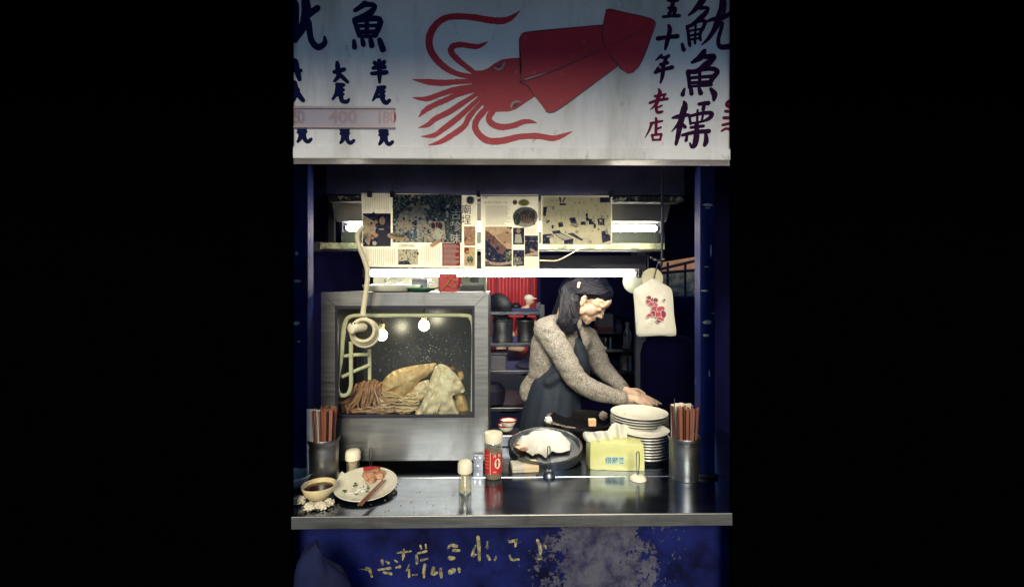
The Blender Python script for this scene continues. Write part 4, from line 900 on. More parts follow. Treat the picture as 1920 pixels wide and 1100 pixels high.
# --- round pan with cloth
t = thing('round_pan', 'shallow round steel pan tilted towards the street', 'pan', PZ(1022, 868, CT))
c = P(1022, 838, 1.79); rt = Matrix.Rotation(R(9), 3, 'X'); rad = .139
bm = NB(); lathe(bm, c, [(rad*.93, -.024), (rad*.985, -.020), (rad, .010), (rad*1.0, .013), (rad*.94, .013), (rad*.90, -.002), (rad*.5, -.004), (.001, -.004)], 56, rot=rt); auto(obj('pan_body', bm, mat('pan_grey_steel', (.22, .24, .27, 1), .36, 1, var=.25, scale=10), t), 35)
bm = NB(); lathe(bm, c, [(rad*.995, .0125), (rad*1.004, .0150), (rad*.96, .0150), (rad*.955, .0125)], 56, rot=rt, cap=False); auto(obj('bright_rim', bm, chrome, t), 35)
towel = mat('white_cotton_cloth', lin(238, 236, 228), .95, var=.05, scale=20, bump=.5, bscale=140, trans=.1)
def cloth(px0, px1, py0, py1, c, seed, outline, m, name, label, cat, hgt):
    """draped sheet: heightfield over the pan, outline wavering"""
    bm = NB(); n_, rings = 64, 16; vs = []
    for r_ in range(rings+1):
        f = r_/rings; ring = []
        for i in range(n_):
            a = 2*math.pi*i/n_; k = i/n_*len(outline); k0 = int(k) % len(outline); k1 = (k0+1) % len(outline); fr = k-int(k)
            ox = outline[k0][0]*(1-fr)+outline[k1][0]*fr; oy = outline[k0][1]*(1-fr)+outline[k1][1]*fr
            x, y = ox*f, oy*f
            hh = hgt*(1-f**2.6)+hgt*.28*noise.noise(Vector((x*38, y*38, seed)))*f+hgt*.16*noise.noise(Vector((x*90, y*90, seed+5)))*f
            ring.append(bm.verts.new(Vector(c)+rt @ Vector((x, y, max(hh, .001)))))
        vs.append(ring)
    for a, b in zip(vs, vs[1:]):
        for i in range(n_):
            j = (i+1) % n_
            bm.faces.new((a[i], a[j], b[j], b[i]))
    bmesh.ops.remove_doubles(bm, verts=bm.verts[:], dist=.00005)
    r2 = bmesh.ops.extrude_face_region(bm, geom=bm.faces[:])
    for v in [g_ for g_ in r2['geom'] if isinstance(g_, bmesh.types.BMVert)]: v.co += Vector((0, -.0008, .0018))
    return auto(obj(name, bm, m, None, label, cat), 80)
cloth(0, 0, 0, 0, c+rt @ Vector((0, 0, .004)), 3, [(.100,.02),(.088,.055),(.05,.075),(.01,.07),(-.03,.065),(-.07,.05),(-.10,.035),(-.112,.012),(-.085,-.02),(-.072,-.045),(-.05,-.078),(-.028,-.052),(-.005,-.088),(.02,-.048),(.05,-.05),(.088,-.042)], towel, 'cotton_cloth', 'white cotton cloth heaped on the round steel pan', 'cloth', .055)
for i, (dx, dy) in enumerate(((-.085, .01), (-.078, -.012), (-.07, -.03))):
    q = c+rt @ Vector((dx, dy, .006+.003*i)); bm = NB(); box(bm, -.035, .03, -.012, .012, 0, .004, .001)
    bmesh.ops.transform(bm, matrix=Matrix.Translation(q) @ Matrix.Rotation(R(20+12*i), 4, 'Z'), verts=bm.verts[:])
    obj('squid_strip', bm, squidb if i != 1 else squidm, None, 'flat squid strip showing under the left end of the white cloth, %s' % ['back one', 'middle one', 'front one'][i], 'squid', 'squid strips under the cloth')
# --- black griddle pan with charred rim
t = thing('wok', 'wide black iron wok with charred rim in front of the cook', 'wok', PZ(1090, 806, CT)); c = P(1090, 788, 2.12); char = mat('charred_iron', (.010, .009, .012, 1), .35, .3, var=.5, scale=30, bump=.5, bscale=60)
bm = NB(); lathe(bm, c, [(.08, -.05), (.13, -.03), (.152, .006), (.155, .010), (.146, .010), (.12, -.022), (.06, -.034), (.001, -.036)], 48); auto(obj('bowl', bm, char, t), 50)
bm = NB(); lathe(bm, (c.x, c.y, CT), [(.11, .0006), (.115, .006), (.10, c.z-.045-CT), (.09, c.z-.04-CT)], 36); auto(obj('stand_ring', bm, steel_d, t), 50)
ash = mat('grey_burnt_crust', lin(120, 108, 104), .9, var=.4, scale=60)
rng = random.Random(4)
for i in range(13):
    a = R(150)+R(105)*i/13; rr = .150; bm = NB(); q = (c.x+math.cos(a)*rr, c.y+math.sin(a)*rr, c.z+.011)
    crumple(bm, q, (rng.uniform(.008, .018), rng.uniform(.006, .010), .002), i, .5, 2); obj('burnt_crust', bm, ash, t)
for x, y, lb, mm in ((1110, 788, 'small pale cube of tofu lying in the black wok', 'a'), (1131, 779, 'grey brown lump resting at the back right of the black wok', 'b')):
    q = P(x, y, 2.12+(.02 if mm == 'b' else 0)); bm = NB()
    if mm == 'a': box(bm, q.x-.017, q.x+.017, q.y-.012, q.y+.012, c.z-.024, q.z+.008, .003)
    else: crumple(bm, q, (.022, .016, .02), 2, .4)
    obj('food_piece' if mm == 'a' else 'food_lump', bm, mat('tofu', lin(214, 180, 140), .7, var=.15) if mm == 'a' else ash, None, lb, 'food')
bm = NB(); q = P(1028, 787, 1.98); crumple(bm, q, (.017, .015, .016), 8, .7); auto(obj('tissue_wad', bm, tissue, None, 'small wad of tissue beside the left rim of the black wok', 'tissue'), 60)
bm = NB(); lathe(bm, (q.x, q.y, CT), [(.02, .0005), (.018, q.z-.014-CT)], 16); obj('sauce_tin', bm, steel_d, None, 'little steel tin under the wad of tissue', 'tin')
# --- small red and white bowls
for i, (x, y, lb) in enumerate(((949, 800, 'lower'), (953, 791, 'upper'))):
    c = P(x, y, 1.93-.02*i+.02); t = thing('sauce_bowl', 'small red edged sauce bowl behind the pan, %s of the two' % lb, 'bowl', c, 'red edged sauce bowls')
    bm = NB(); lathe(bm, c, [(.018, -.016), (.026, -.010), (.033, .006), (.034, .009), (.031, .009), (.022, -.006), (.001, -.009)], 28); auto(obj('bowl', bm, cream, t), 50)
    bm = NB(); lathe(bm, c, [(.0335, .006), (.0352, .0095), (.0300, .0105), (.0298, .008)], 28, cap=False); auto(obj('red_rim', bm, redrim, t), 50)
    bm = NB(); lathe(bm, c, [(.024, -.002), (.001, -.001)], 20); obj('sauce', bm, mat('dark_red_sauce', lin(70, 16, 22), .2, var=.2), t)
c = P(951, 806, 1.95); bm = NB(); box(bm, c.x-.07, c.x+.05, c.y-.04, c.y+.06, CT+.0006, c.z-.008, .004); obj('steel_block', bm, steel_d, None, 'low steel box under the red edged sauce bowls', 'box')
# --- stacks of plates
def plate_mesh(r, h):
    bm = NB(); lathe(bm, (0, 0, 0), [(r*.55, 0), (r*.60, .001), (r*.97, h*.80), (r, h*.92), (r*.99, h), (r*.93, h*.92), (r*.60, .005), (.001, .004)], 48); me = bpy.data.meshes.new('plate')
    bmesh.ops.recalc_face_normals(bm, faces=bm.faces[:]); bm.to_mesh(me); bm.free(); me.materials.append(cream)
    for p in me.polygons: p.use_smooth = True
    me.set_sharp_from_angle(angle=R(50)); return me
def rim_mesh(r, h):
    bm = NB(); lathe(bm, (0, 0, 0), [(r*.985, h*.70), (r*1.004, h*.80), (r*1.006, h*.90), (r*.99, h*.885)], 48, cap=False); me = bpy.data.meshes.new('rim_line')
    bm.to_mesh(me); bm.free(); me.materials.append(greyrim); return me
ords = ['bottom', 'second', 'third', 'fourth', 'fifth', 'sixth', 'seventh', 'eighth', 'ninth', 'tenth', 'eleventh', 'twelfth']
def stack(cpx, ytop, Y, rpx, n_, where, pitch):
    r = rpx*Y/F; c = P(cpx, ytop, Y); me, rm = plate_mesh(r, .024), rim_mesh(r, .024)
    base = c.z-.022-pitch*(n_-1)
    for i in range(n_):
        z = base+i*pitch
        o = bpy.data.objects.new('dinner_plate', me); COL.objects.link(o); o.location = (c.x+random.uniform(-.0015, .0015), c.y+random.uniform(-.0015, .0015), z); o.rotation_euler = (R(random.uniform(-.3, .3)), R(random.uniform(-.3, .3)), random.uniform(0, 6))
        o['label'] = 'cream dinner plate in the %s, %s from the bottom' % (where, ords[i] if i < n_-1 else 'topmost'); o['category'] = 'plate'; o['group'] = 'plates in the '+where
        if i == 0: o['label'] = 'cream dinner plate at the bottom of the '+where
        k = bpy.data.objects.new('rim_line', rm); COL.objects.link(k); k.parent = o
    return c, r, base
c, r, b1 = stack(1199, 772, 1.95, 53, 11, 'rear plate stack', .0105)
bm = NB(); lathe(bm, (c.x, c.y, CT), [(r*.7, .0006), (r*.7, b1-CT-.0008)], 32); obj('plate_riser', bm, steel_d, None, 'dark steel drum under the rear plate stack', 'stand')
bm = NB(); crumple(bm, (c.x-.07, c.y-.03, c.z+.002), (.006, .004, .002), 2, .4, 2); obj('crumb', bm, squidb, None, 'brown crumb on the top plate of the rear stack', 'crumb')
bm = NB(); q = [bm.verts.new(c+Vector((math.cos(a)*rr, math.sin(a)*rr, .0012+zz))) for a, rr, zz in ((2.75, r*1.0, 0), (3.05, r*1.0, 0), (3.3, r*1.0, 0), (3.25, r*.86, -.002), (3.0, r*.82, -.003), (2.8, r*.87, -.002))]; bm.faces.new(q); obj('red_mark', bm, redrim, [o for o in COL.objects if o.name.startswith('dinner_plate')][-1], off=c+Vector((0, 0, -.022)))
c, r, b2 = stack(1208, 805, 1.80, 46, 9, 'front plate stack behind the tissue packet', .0105)
bm = NB(); lathe(bm, (c.x, c.y, CT), [(r*.6, .0006), (r*.6, b2-CT-.0008)], 32); obj('plate_riser', bm, steel_d, None, 'dark steel drum under the front plate stack', 'stand')
# --- tissue packet
t = thing('tissue_packet', 'lime yellow soft tissue packet with tissues pulled out of its top', 'tissues', PZ(1156, 880, CT))
tp = mat('lime_plastic_film', lin(208, 210, 128), .34, var=.08, scale=9, col2=lin(216, 218, 156), coat=.3, bump=.15, bscale=18)
Y0 = 1.672; a = P(1105, 883, Y0); b = P(1208, 828, Y0)
bm = NB(); box(bm, a.x, b.x, Y0, Y0+.095, CT+.001, b.z-.004)
bmesh.ops.subdivide_edges(bm, edges=bm.edges[:], cuts=7, use_grid_fill=True)
cc = Vector(((a.x+b.x)/2, Y0+.047, (CT+b.z)/2))
for v in bm.verts:
    u = (v.co.x-cc.x)/((b.x-a.x)/2); q = (v.co.y-cc.y)/.047; z = (v.co.z-cc.z)/((b.z-CT)/2)
    v.co.x -= u*.004*(q*q+max(z, 0)**2); v.co.y -= q*.006*(u*u*.6+max(z, 0)**2); v.co.z += .006*(1-u*u)*(1-q*q)*(1 if z > 0 else 0)-.008*max(0, abs(u)-.7)*max(z, 0)
    v.co += Vector((0, 0, 1))*.0012*noise.noise(v.co*60)
    v.co = Vector((v.co.x, v.co.y+(v.co.x-a.x)*-.10, v.co.z))
auto(obj('packet', bm, tp, t), 60)
lbm = mat('pale_mint_label', lin(200, 216, 190), .4, var=.06); cyan = mat('teal_print', lin(60, 130, 160), .5, var=.1)
bm = NB(); pbox(bm, 1136, 856, 1171, 871, 1.6595, .0008); lo1 = obj('label', bm, lbm, t)
lo2 = text('倍舒柔', 1153.5, 863.6, 1.6580, 11.5, cyan, t, 'lettering', .012)
for o_, y_, d_ in ((lo1, 1.6595, .0045), (lo2, 1.6580, .0060)):      # follow the slant of the packet
    for v in o_.data.vertices: v.co.y = 1.672-(v.co.x+t.location.x-a.x)*.10+.002-d_+(v.co.y+t.location.y-y_)-t.location.y
def tuft(label_pts, Y, m, seed, name='pulled_tissue'):
    bm = NB(); prof = smoothpath(label_pts, 5); rows = 7; vs = []
    for i, (x, yb, yt) in enumerate(prof):
        col_ = []
        for k in range(rows):
            f = k/(rows-1); y = yb+(yt-yb)*f
            d = .012*noise.noise(Vector((x*.11, f*2, seed)))+.010*math.sin(x*.30+f*2)
            col_.append(bm.verts.new(P(x, y, Y+d)))
        vs.append(col_)
    for a_, b_ in zip(vs, vs[1:]):
        for k in range(rows-1): bm.faces.new((a_[k], b_[k], b_[k+1], a_[k+1]))
    r2 = bmesh.ops.extrude_face_region(bm, geom=bm.faces[:])
    for v in [g_ for g_ in r2['geom'] if isinstance(g_, bmesh.types.BMVert)]: v.co += Vector((0, .003, 0))
    return auto(obj(name, bm, m, t), 80)
tuft([(1093, 818, 812), (1098, 826, 809), (1110, 828, 810), (1124, 828, 808), (1134, 830, 808), (1142, 832, 806)], 1.70, tissue, 1)
tuft([(1128, 830, 822), (1136, 830, 814), (1144, 830, 800), (1152, 830, 793), (1160, 830, 794), (1172, 830, 800), (1176, 831, 812)], 1.715, tissue, 2)
# --- chopstick cups
def chopcup(label, px0, px1, top, base, stop, extra):
    c = PZ((px0+px1)/2, base-6, CT); s = c.y/F; r = (px1-px0)*s/2; H = (base-top)*s
    t = thing('chopstick_cup', label, 'cup', (c.x, c.y, CT), 'steel chopstick cups')
    bm = NB(); lathe(bm, (c.x, c.y, CT+.0005), [(r*.90, 0), (r*.92, .004), (r*.90, H*.10), (r*.93, H*.13), (r*.91, H*.5), (r*.93, H*.78), (r*.90, H*.84), (r*.97, H*.92), (r*1.0, H*.985), (r*.985, H), (r*.95, H*.98), (r*.86, H*.8), (r*.86, .01), (.001, .008)], 40); auto(obj('cup_body', bm, steel, t), 40)
    rng = random.Random(int(px0)); zt = P(0, stop, c.y).z
    me = bpy.data.meshes.new('chopstick'); bm = NB(); L = zt-CT-.012; tube(bm, [(0, 0, 0, .0022), (0, 0, L, .0032)], .003, 4, smooth=False); bm.to_mesh(me); bm.free(); me.materials.append(wood)
    n_ = 44
    for i in range(n_):
        a = rng.uniform(0, 6.28); q = r*.80*math.sqrt(rng.random()); p0 = Vector((c.x+math.cos(a)*q*.8, c.y+math.sin(a)*q*.8, CT+.012)); p1 = Vector((c.x+math.cos(a)*q*1.12, c.y+math.sin(a)*q*1.1, zt+rng.uniform(-.006, .004)))
        o = bpy.data.objects.new('chopstick', me); COL.objects.link(o); o.location = p0; o.rotation_euler = (p1-p0).to_track_quat('Z', 'Y').to_euler()
        o['label'] = 'brown wooden chopstick in the %s' % extra; o['category'] = 'chopstick'; o['group'] = 'chopsticks in the '+extra
    return t, c, r, zt
t, c, r, zt = chopcup('steel cup of chopsticks at the right end of the counter', 1253, 1312, 822, 900, 768, 'right steel cup')
o = NB(); tube(o, [(c.x-.035, c.y, CT+.02), (c.x-.036, c.y-.01, zt+.03)], .0016, 6); obj('steel_skewer', o, steel_d, None, 'thin steel skewer leaning in the right chopstick cup', 'skewer')
for i in range(5):
    bm = NB(); x = c.x-.03+.014*i; box(bm, x-.007, x+.007, c.y-.026+.004*(i % 2), c.y-.022+.004*(i % 2), CT+.02, zt+.004+.002*(i % 3), .0005); obj('paper_sleeve', bm, paper, None, 'white paper chopstick sleeve behind the sticks in the right cup, %s from the left' % ['first', 'second', 'third', 'fourth', 'fifth'][i], 'sleeve', 'paper sleeves in the right cup')
    bpy.context.view_layer.update(); COL.objects[-1].location.y += .045
t, c, r, zt = chopcup('steel cup of chopsticks and paper sleeves left of the cabinet', 578, 636, 826, 908, 768, 'left steel cup')
for i in range(4):
    bm = NB(); x = c.x-.036+.007*i; box(bm, x-.008, x+.008, c.y-.030+.006*i, c.y-.026+.006*i, CT+.02, zt+.006-.003*i, .0006); obj('paper_sleeve', bm, tissue, None, 'white paper chopstick sleeve at the left side of the left cup, %s' % ['outermost', 'second from outside', 'third from outside', 'innermost'][i], 'sleeve', 'paper sleeves in the left cup')
# --- plate of leftovers
c = PZ(686, 917, CT); c.z = CT
t = thing('oval_plate', 'oval white plate with leftovers at the left front of the counter', 'plate', c)
Mp = Matrix.Translation(Vector((c.x, c.y, CT+.004))) @ Matrix.Rotation(R(14), 4, 'Z') @ Matrix.Rotation(R(5), 4, 'X')
def onplate(bm): bmesh.ops.transform(bm, matrix=Mp, verts=bm.verts[:]); return bm
bm = NB(); lathe(bm, (0, 0, .004), [(.06, 0), (.066, .001), (.094, .010), (.099, .013), (.098, .0145), (.092, .0125), (.066, .005), (.001, .004)], 56, sx=1.0, sy=1.12); auto(obj('dish', onplate(bm), cream, t), 50)
bm = NB(); q = []
for k in range(9): a = R(62)+R(36)*k/8; q.append(((.0985*math.cos(a), .0985*1.12*math.sin(a)), (.080*math.cos(a), .080*1.12*math.sin(a))))
vv = [[bm.verts.new((o_[0], o_[1], .0192)), bm.verts.new((i_[0], i_[1], .0150))] for o_, i_ in q]
for a_, b_ in zip(vv, vv[1:]): bm.faces.new((a_[0], b_[0], b_[1], a_[1]))
obj('red_mark', onplate(bm), redrim, t)
meat = mat('braised_meat', lin(172, 112, 84), .5, var=.3, scale=60, bump=.6, bscale=120, col2=lin(206, 160, 126))
for i, (x, y, s_) in enumerate(((.012, .028, .022), (.038, .03, .018), (.03, .052, .019), (.0, .05, .016), (.048, .05, .014), (.016, .008, .013))):
    bm = NB(); crumple(bm, (x, y, .014+s_*.5), (s_, s_*.85, s_*.7), i+3, .6); auto(obj('meat_piece', onplate(bm), meat, None, 'lump of brown meat on the oval plate, %s' % ['nearest the middle', 'right of the middle', 'at the back right', 'at the back left', 'rightmost', 'smallest, near the chopsticks'][i], 'meat', 'meat on the oval plate'), 60)
for i in range(9):
    bm = NB(); x, y = random.uniform(-.045, .01), random.uniform(-.05, .0); tube(bm, [(x, y, .013), (x+random.uniform(-.02, .02), y+random.uniform(-.012, .012), .018), (x+random.uniform(-.03, .03), y+random.uniform(-.02, .02), .013)], .0022, 6); obj('radish_shred', onplate(bm), tissue, t)
herb = mat('green_herb', lin(52, 84, 48), .6, var=.3, scale=40)
for i in range(12):
    x, y = random.choice(((-.055, -.03), (-.02, -.055), (.0, -.03), (-.03, 0), (.01, -.045))); x += random.uniform(-.012, .012); y += random.uniform(-.01, .01); bm = NB()
    crumple(bm, (x, y, .016), (random.uniform(.004, .009), random.uniform(.003, .007), .0016), i*3.1, .7, 2); obj('herb_leaf', onplate(bm), herb, t)
for i, dx in enumerate((0, .011)):
    a_, b_ = PZ(672+dx*500, 946, CT+.022), PZ(718+dx*400, 899, CT+.03)
    bm = NB(); tube(bm, [(*a_, .0035), (*b_, .0022)], .003, 6, smooth=False); obj('chopstick', bm, wood, None, 'brown chopstick laid across the oval plate, %s of the pair' % ('left' if i == 0 else 'right'), 'chopstick', 'chopsticks on the oval plate')
# --- sauce bowl, white bowl, napkins
c = PZ(598, 936, CT); t = thing('soup_bowl', 'beige bowl of dark sauce at the left end of the counter', 'bowl', (c.x, c.y, CT))
bm = NB(); lathe(bm, (c.x, c.y, CT+.001), [(.024, 0), (.028, .003), (.044, .024), (.052, .043), (.051, .046), (.047, .043), (.038, .024), (.001, .012)], 36, sx=.98); auto(obj('bowl', bm, mat('beige_glazed_bowl', lin(206, 190, 150), .3, var=.15, scale=16, coat=.4), t), 50)
bm = NB(); lathe(bm, (c.x, c.y, CT+.036), [(.0445, 0), (.001, .0006)], 32); obj('sauce', bm, mat('brown_soy_sauce', lin(52, 30, 26), .08, var=.1), t)
c = PZ(552, 912, CT); bm = NB(); lathe(bm, (c.x, c.y, CT+.001), [(.025, 0), (.03, .003), (.048, .02), (.055, .038), (.053, .041), (.048, .037), (.036, .018), (.001, .010)], 36); auto(obj('white_bowl', bm, cream, None, 'plain white bowl cut off at the left end of the counter', 'bowl'), 50)
nap = mat('used_napkin', lin(206, 198, 176), .95, var=.2, scale=60, bump=.6, bscale=90)
for i, (x, y, s_, lb) in enumerate(((560, 940, .020, 'crumpled napkin at the far left in front of the white bowl'), (583, 951, .019, 'crumpled napkin just in front of the beige sauce bowl'), (604, 949, .018, 'crumpled napkin between the beige bowl and the counter edge'), (617, 943, .016, 'crumpled napkin wedged between beige bowl and oval plate'), (638, 893, .017, 'white crumpled tissue behind the left rim of the oval plate'))):
    c = PZ(x, y+5, CT); bm = NB(); crumple(bm, (c.x, c.y, CT+s_*.62), (s_*1.1, s_*.9, s_*.7), i*7.7, .8, 3, freq=3); 
    for v in bm.verts: v.co.z = max(v.co.z, CT+.0006)
    auto(obj('napkin', bm, nap if i < 4 else tissue, None, lb, 'napkin', 'used napkins on the counter'), 50)

# ================================================================== HANGING BAG
Yg = 1.60
t = thing('plastic_bag', 'white plastic carrier bag printed with pink roses hanging at the right', 'bag', P(1228, 630, Yg))
bagm = mat('white_bag_film', lin(236, 234, 224), .4, var=.04, scale=8, trans=.3, bump=.6, bscale=30)
ol = [(1213, 528), (1226, 522), (1240, 530), (1258, 541), (1262, 560), (1264, 590), (1268, 624), (1262, 630), (1240, 629), (1212, 630), (1195, 629), (1192, 610), (1190, 575), (1188, 546), (1196, 538)]
bm = NB(); n_ = len(ol); o2 = smoothpath([*ol, ol[0]], 4)[:-1]; cx, cy = 1228, 582; m_ = len(o2)
for side in (-1, 1):
    vs = []
    for r_ in range(9):
        f = 1-r_/8; vs.append([bm.verts.new(P(cx+(x-cx)*f, cy+(y-cy)*f, Yg+side*(.011*(1-f**2)**.6+.0005)+(.004*noise.noise(Vector((x*.05, y*.04*f, 2)))+.0035*noise.noise(Vector((math.atan2(x-1226, max(cy+(y-cy)*f-500, 4))*9, f*1.5, 5))))*(1-f*.3)+(.018*max(0, (cx+(x-cx)*f-1246)/20)))) for x, y in o2])
    for a_, b_ in zip(vs, vs[1:]):
        for i in range(m_): bm.faces.new((a_[i], a_[(i+1) % m_], b_[(i+1) % m_], b_[i]))
    if side == -1: first = vs[0]
    else:
        for i in range(m_): bm.faces.new((first[i], first[(i+1) % m_], vs[0][(i+1) % m_], vs[0][i]))
bmesh.ops.remove_doubles(bm, verts=bm.verts[:], dist=.0003)
bag = auto(obj('bag_body', bm, bagm, t), 70)
rose = mat('rose_pink_print', lin(172, 62, 84), .5, var=.15, scale=40); rosed = mat('rose_dark_print', lin(128, 40, 68), .5, var=.15)
_pk = [0]
rosel = mat('rose_pale_outline', lin(232, 206, 200), .5)
def petal(x, y, rx, ry, rot, m):
    for e_, mm in ((.9, rosel), (0, m)):
        pts = []; _pk[0] += 1
        for k in range(14): a_ = k*math.pi/7; wv = 1+.10*math.cos(3*a_+x); u, v_ = (rx*1.12+e_)*wv*math.cos(a_), (ry*1.12+e_)*wv*math.sin(a_); pts.append((x+u*math.cos(rot)-v_*math.sin(rot), y+u*math.sin(rot)+v_*math.cos(rot)))
        obj('printed_petal' if mm is m else 'petal_outline', pprism(NB(), pts, Yg-.0180-.00006*_pk[0], .0005), mm, t)
for q in ((1222,563,5,4,0,rosed),(1216,566,4.5,3.5,.8,rose),(1229,563,4.5,3.6,-.6,rosed),(1223,570,6,3.2,.1,rose),(1217,558,4,3,.4,rosed),(1229,570,4,3,.8,rosed),
          (1228,580,5.5,6,.2,rose),(1239,580,6.5,5.5,-.2,rose),(1234,590,6,5.5,.1,rose),(1224,588,4.5,5,.5,rosed),(1244,589,4,7,-.1,rosed),(1238,598,6,3.4,.2,rose),(1218,591,5,2.6,-.3,rose),(1235,602,4,2.2,.2,rosed),(1230,571.5,3,2,.1,rose),(1246,562,1.6,1.6,0,rosed)):
    petal(*q)
bm = NB(); c = P(1223, 523, Yg+.03); lathe(bm, (c.x, 0, c.z), [(.020, Yg+.028), (.036, Yg+.027), (.038, Yg+.030), (.036, Yg+.034), (.018, Yg+.036)], 32, 'Y'); auto(obj('hanging_disc', bm, mat('frosted_disc', lin(206, 202, 180), .5, var=.1, trans=.4), t))
bm = NB(); ptube(bm, [(1224, 530, Yg+.02), (1227, 520, Yg+.016), (1230, 508, Yg+.02), (1233, 496, Yg+.02), (1240, 486, Yg+.02)], .0022, 7); auto(obj('hook', bm, rubber, t))
bm = NB(); c = P(1192, 527, 2.2); lathe(bm, (c.x, 0, c.z), [(.001, 2.19), (.04, 2.192), (.058, 2.2), (.06, 2.206), (.055, 2.21)], 32, 'Y'); auto(obj('fan_cover', bm, mat('pale_grey_plastic', lin(150, 154, 140), .5, var=.1), None, 'pale round plastic disc behind the end of the lower lamp', 'disc'))
bm = NB(); c0, c1 = P(1192, 527, 2.215), P(1192, 400, 2.215); tube(bm, [tuple(c0), (c1.x, c1.y, 2.058)], .005, 8); obj('disc_hanger', bm, rubber, None, 'black rod behind the lower lamp carrying the pale disc', 'rod')
bm = NB(); a_ = P(1236, 489, Yg+.02); tube(bm, [(a_.x-.03, a_.y, a_.z+.012), (a_.x, a_.y, a_.z), (a_.x+.01, a_.y, a_.z+.02), (a_.x+.01, a_.y, 2.058)], .004, 8)
o = obj('ceiling_hook', bm, rubber, None, 'black bent hook and rod from which the rose bag hangs', 'hook')
for x, y in ((1228, 487), (1236, 492), (1243, 486)):
    bm = NB(); crumple(bm, P(x, y, Yg+.01), (.006, .004, .004), x, .5, 2); obj('tape_knot', bm, mat('grey_tape', lin(120, 120, 118), .6), o)

# ================================================================== THE COOK
def W(px, py, Y, r): v = P(px, py, Y); return (v.x, v.y, v.z, r)
skin = mat('skin', lin(198, 166, 144), .48, var=.06, scale=30, col2=lin(210, 182, 160), sss=.12, bump=.05, bscale=200)
wool = mat('oatmeal_wool', lin(112, 108, 108), .98, var=.3, scale=190, col2=lin(178, 172, 162), spec=.1, bump=1.0, bscale=420, fac=(.38, .62))
apronm = mat('dark_teal_apron', (.009, .017, .034, 1), .75, var=.25, scale=18, bump=.3, bscale=120)
hairm = mat('black_hair', (.006, .006, .014, 1), .42, var=.4, scale=60, spec=.35, bump=.3, bscale=120, stretch=(3, 3, .6))
cook = thing('person', 'cook in a beige knit sweater and dark apron bending over the plates', 'person', (P(1020, 790, 2.40).x, 2.40, 0.03))
HC = P(1097, 563, 2.34)                                   # ear hole level, middle of the head
HR = Matrix.Rotation(R(-12), 3, 'Z') @ Matrix.Rotation(R(42), 3, 'Y')   # turned a little to the street, nodding down
def H(x, y, z): return HC + HR @ Vector((x, y, z))
bm = Blob()
def he(x, y, z, r, rot=None): ell(bm, H(x, y, z), r, HR @ rot if rot else HR)
he(-.012, 0, .052, (.092, .072, .082)); he(.035, 0, .045, (.060, .064, .070)); he(.045, 0, .0, (.046, .054, .062)); he(.048, 0, -.042, (.034, .040, .044)); he(.066, 0, -.055, (.026, .032, .024)); he(.076, 0, -.070, (.018, .022, .017))
for s in (-1, 1):
    he(.046, s*.031, -.010, (.036, .027, .036)); he(.020, s*.046, -.040, (.022, .014, .028)); he(.078, s*.030, .036, (.017, .028, .010)); he(.080, s*.031, .016, (.013, .016, .011))
    he(-.006, s*.071, -.002, (.013, .008, .024), Matrix.Rotation(R(-8), 3, 'Y')); he(-.014, s*.079, .008, (.009, .006, .018)); he(.0, s*.070, -.022, (.007, .007, .009))
he(.092, 0, .020, (.014, .011, .024)); he(.102, 0, .002, (.013, .012, .018)); he(.110, 0, -.010, (.011, .0125, .009)); he(.099, .011, -.013, (.009, .007, .007)); he(.099, -.011, -.013, (.009, .007, .007))
he(.084, 0, -.030, (.014, .026, .016)); he(.090, 0, -.037, (.010, .018, .006)); he(.089, 0, -.047, (.010, .016, .006)); he(.086, 0, .060, (.02, .045, .03)); he(.082, 0, -.058, (.012, .02, .008))
limb(bm, [(*H(-.02, 0, -.02), .055), (*H(-.035, 0, -.075), .050), W(1060, 600, 2.37, .052), W(1048, 630, 2.38, .06)])
# torso, legs
TOR = [(1052, 640, 2.38, .080), (1048, 690, 2.39, .090), (1042, 745, 2.40, .095), (1034, 800, 2.41, .105), (1026, 860, 2.42, .11)]
limb(bm, [W(*p) for p in TOR], sy=1.15)
limb(bm, [W(1028, 622, 2.27, .055), W(1062, 618, 2.36, .06), W(1098, 632, 2.45, .052)])
hip = P(1015, 870, 2.42)
for s in (-1, 1): limb(bm, [(hip.x, hip.y+s*.07, hip.z, .085), (hip.x+.02, hip.y+s*.085, .48, .058), (hip.x-.01, hip.y+s*.085, .11, .042), (hip.x+.10, hip.y+s*.09, .065, .035)], 10)
NA = [(1028, 622, 2.27, .052), (1058, 668, 2.22, .048), (1086, 716, 2.19, .042), (1128, 736, 2.17, .036), (1172, 747, 2.15, .025)]
FA = [(1100, 634, 2.46, .048), (1118, 662, 2.46, .044), (1132, 690, 2.43, .040), (1150, 712, 2.36, .034), (1170, 731, 2.27, .024)]
limb(bm, [W(*p) for p in NA], 9); limb(bm, [W(*p) for p in FA], 9)
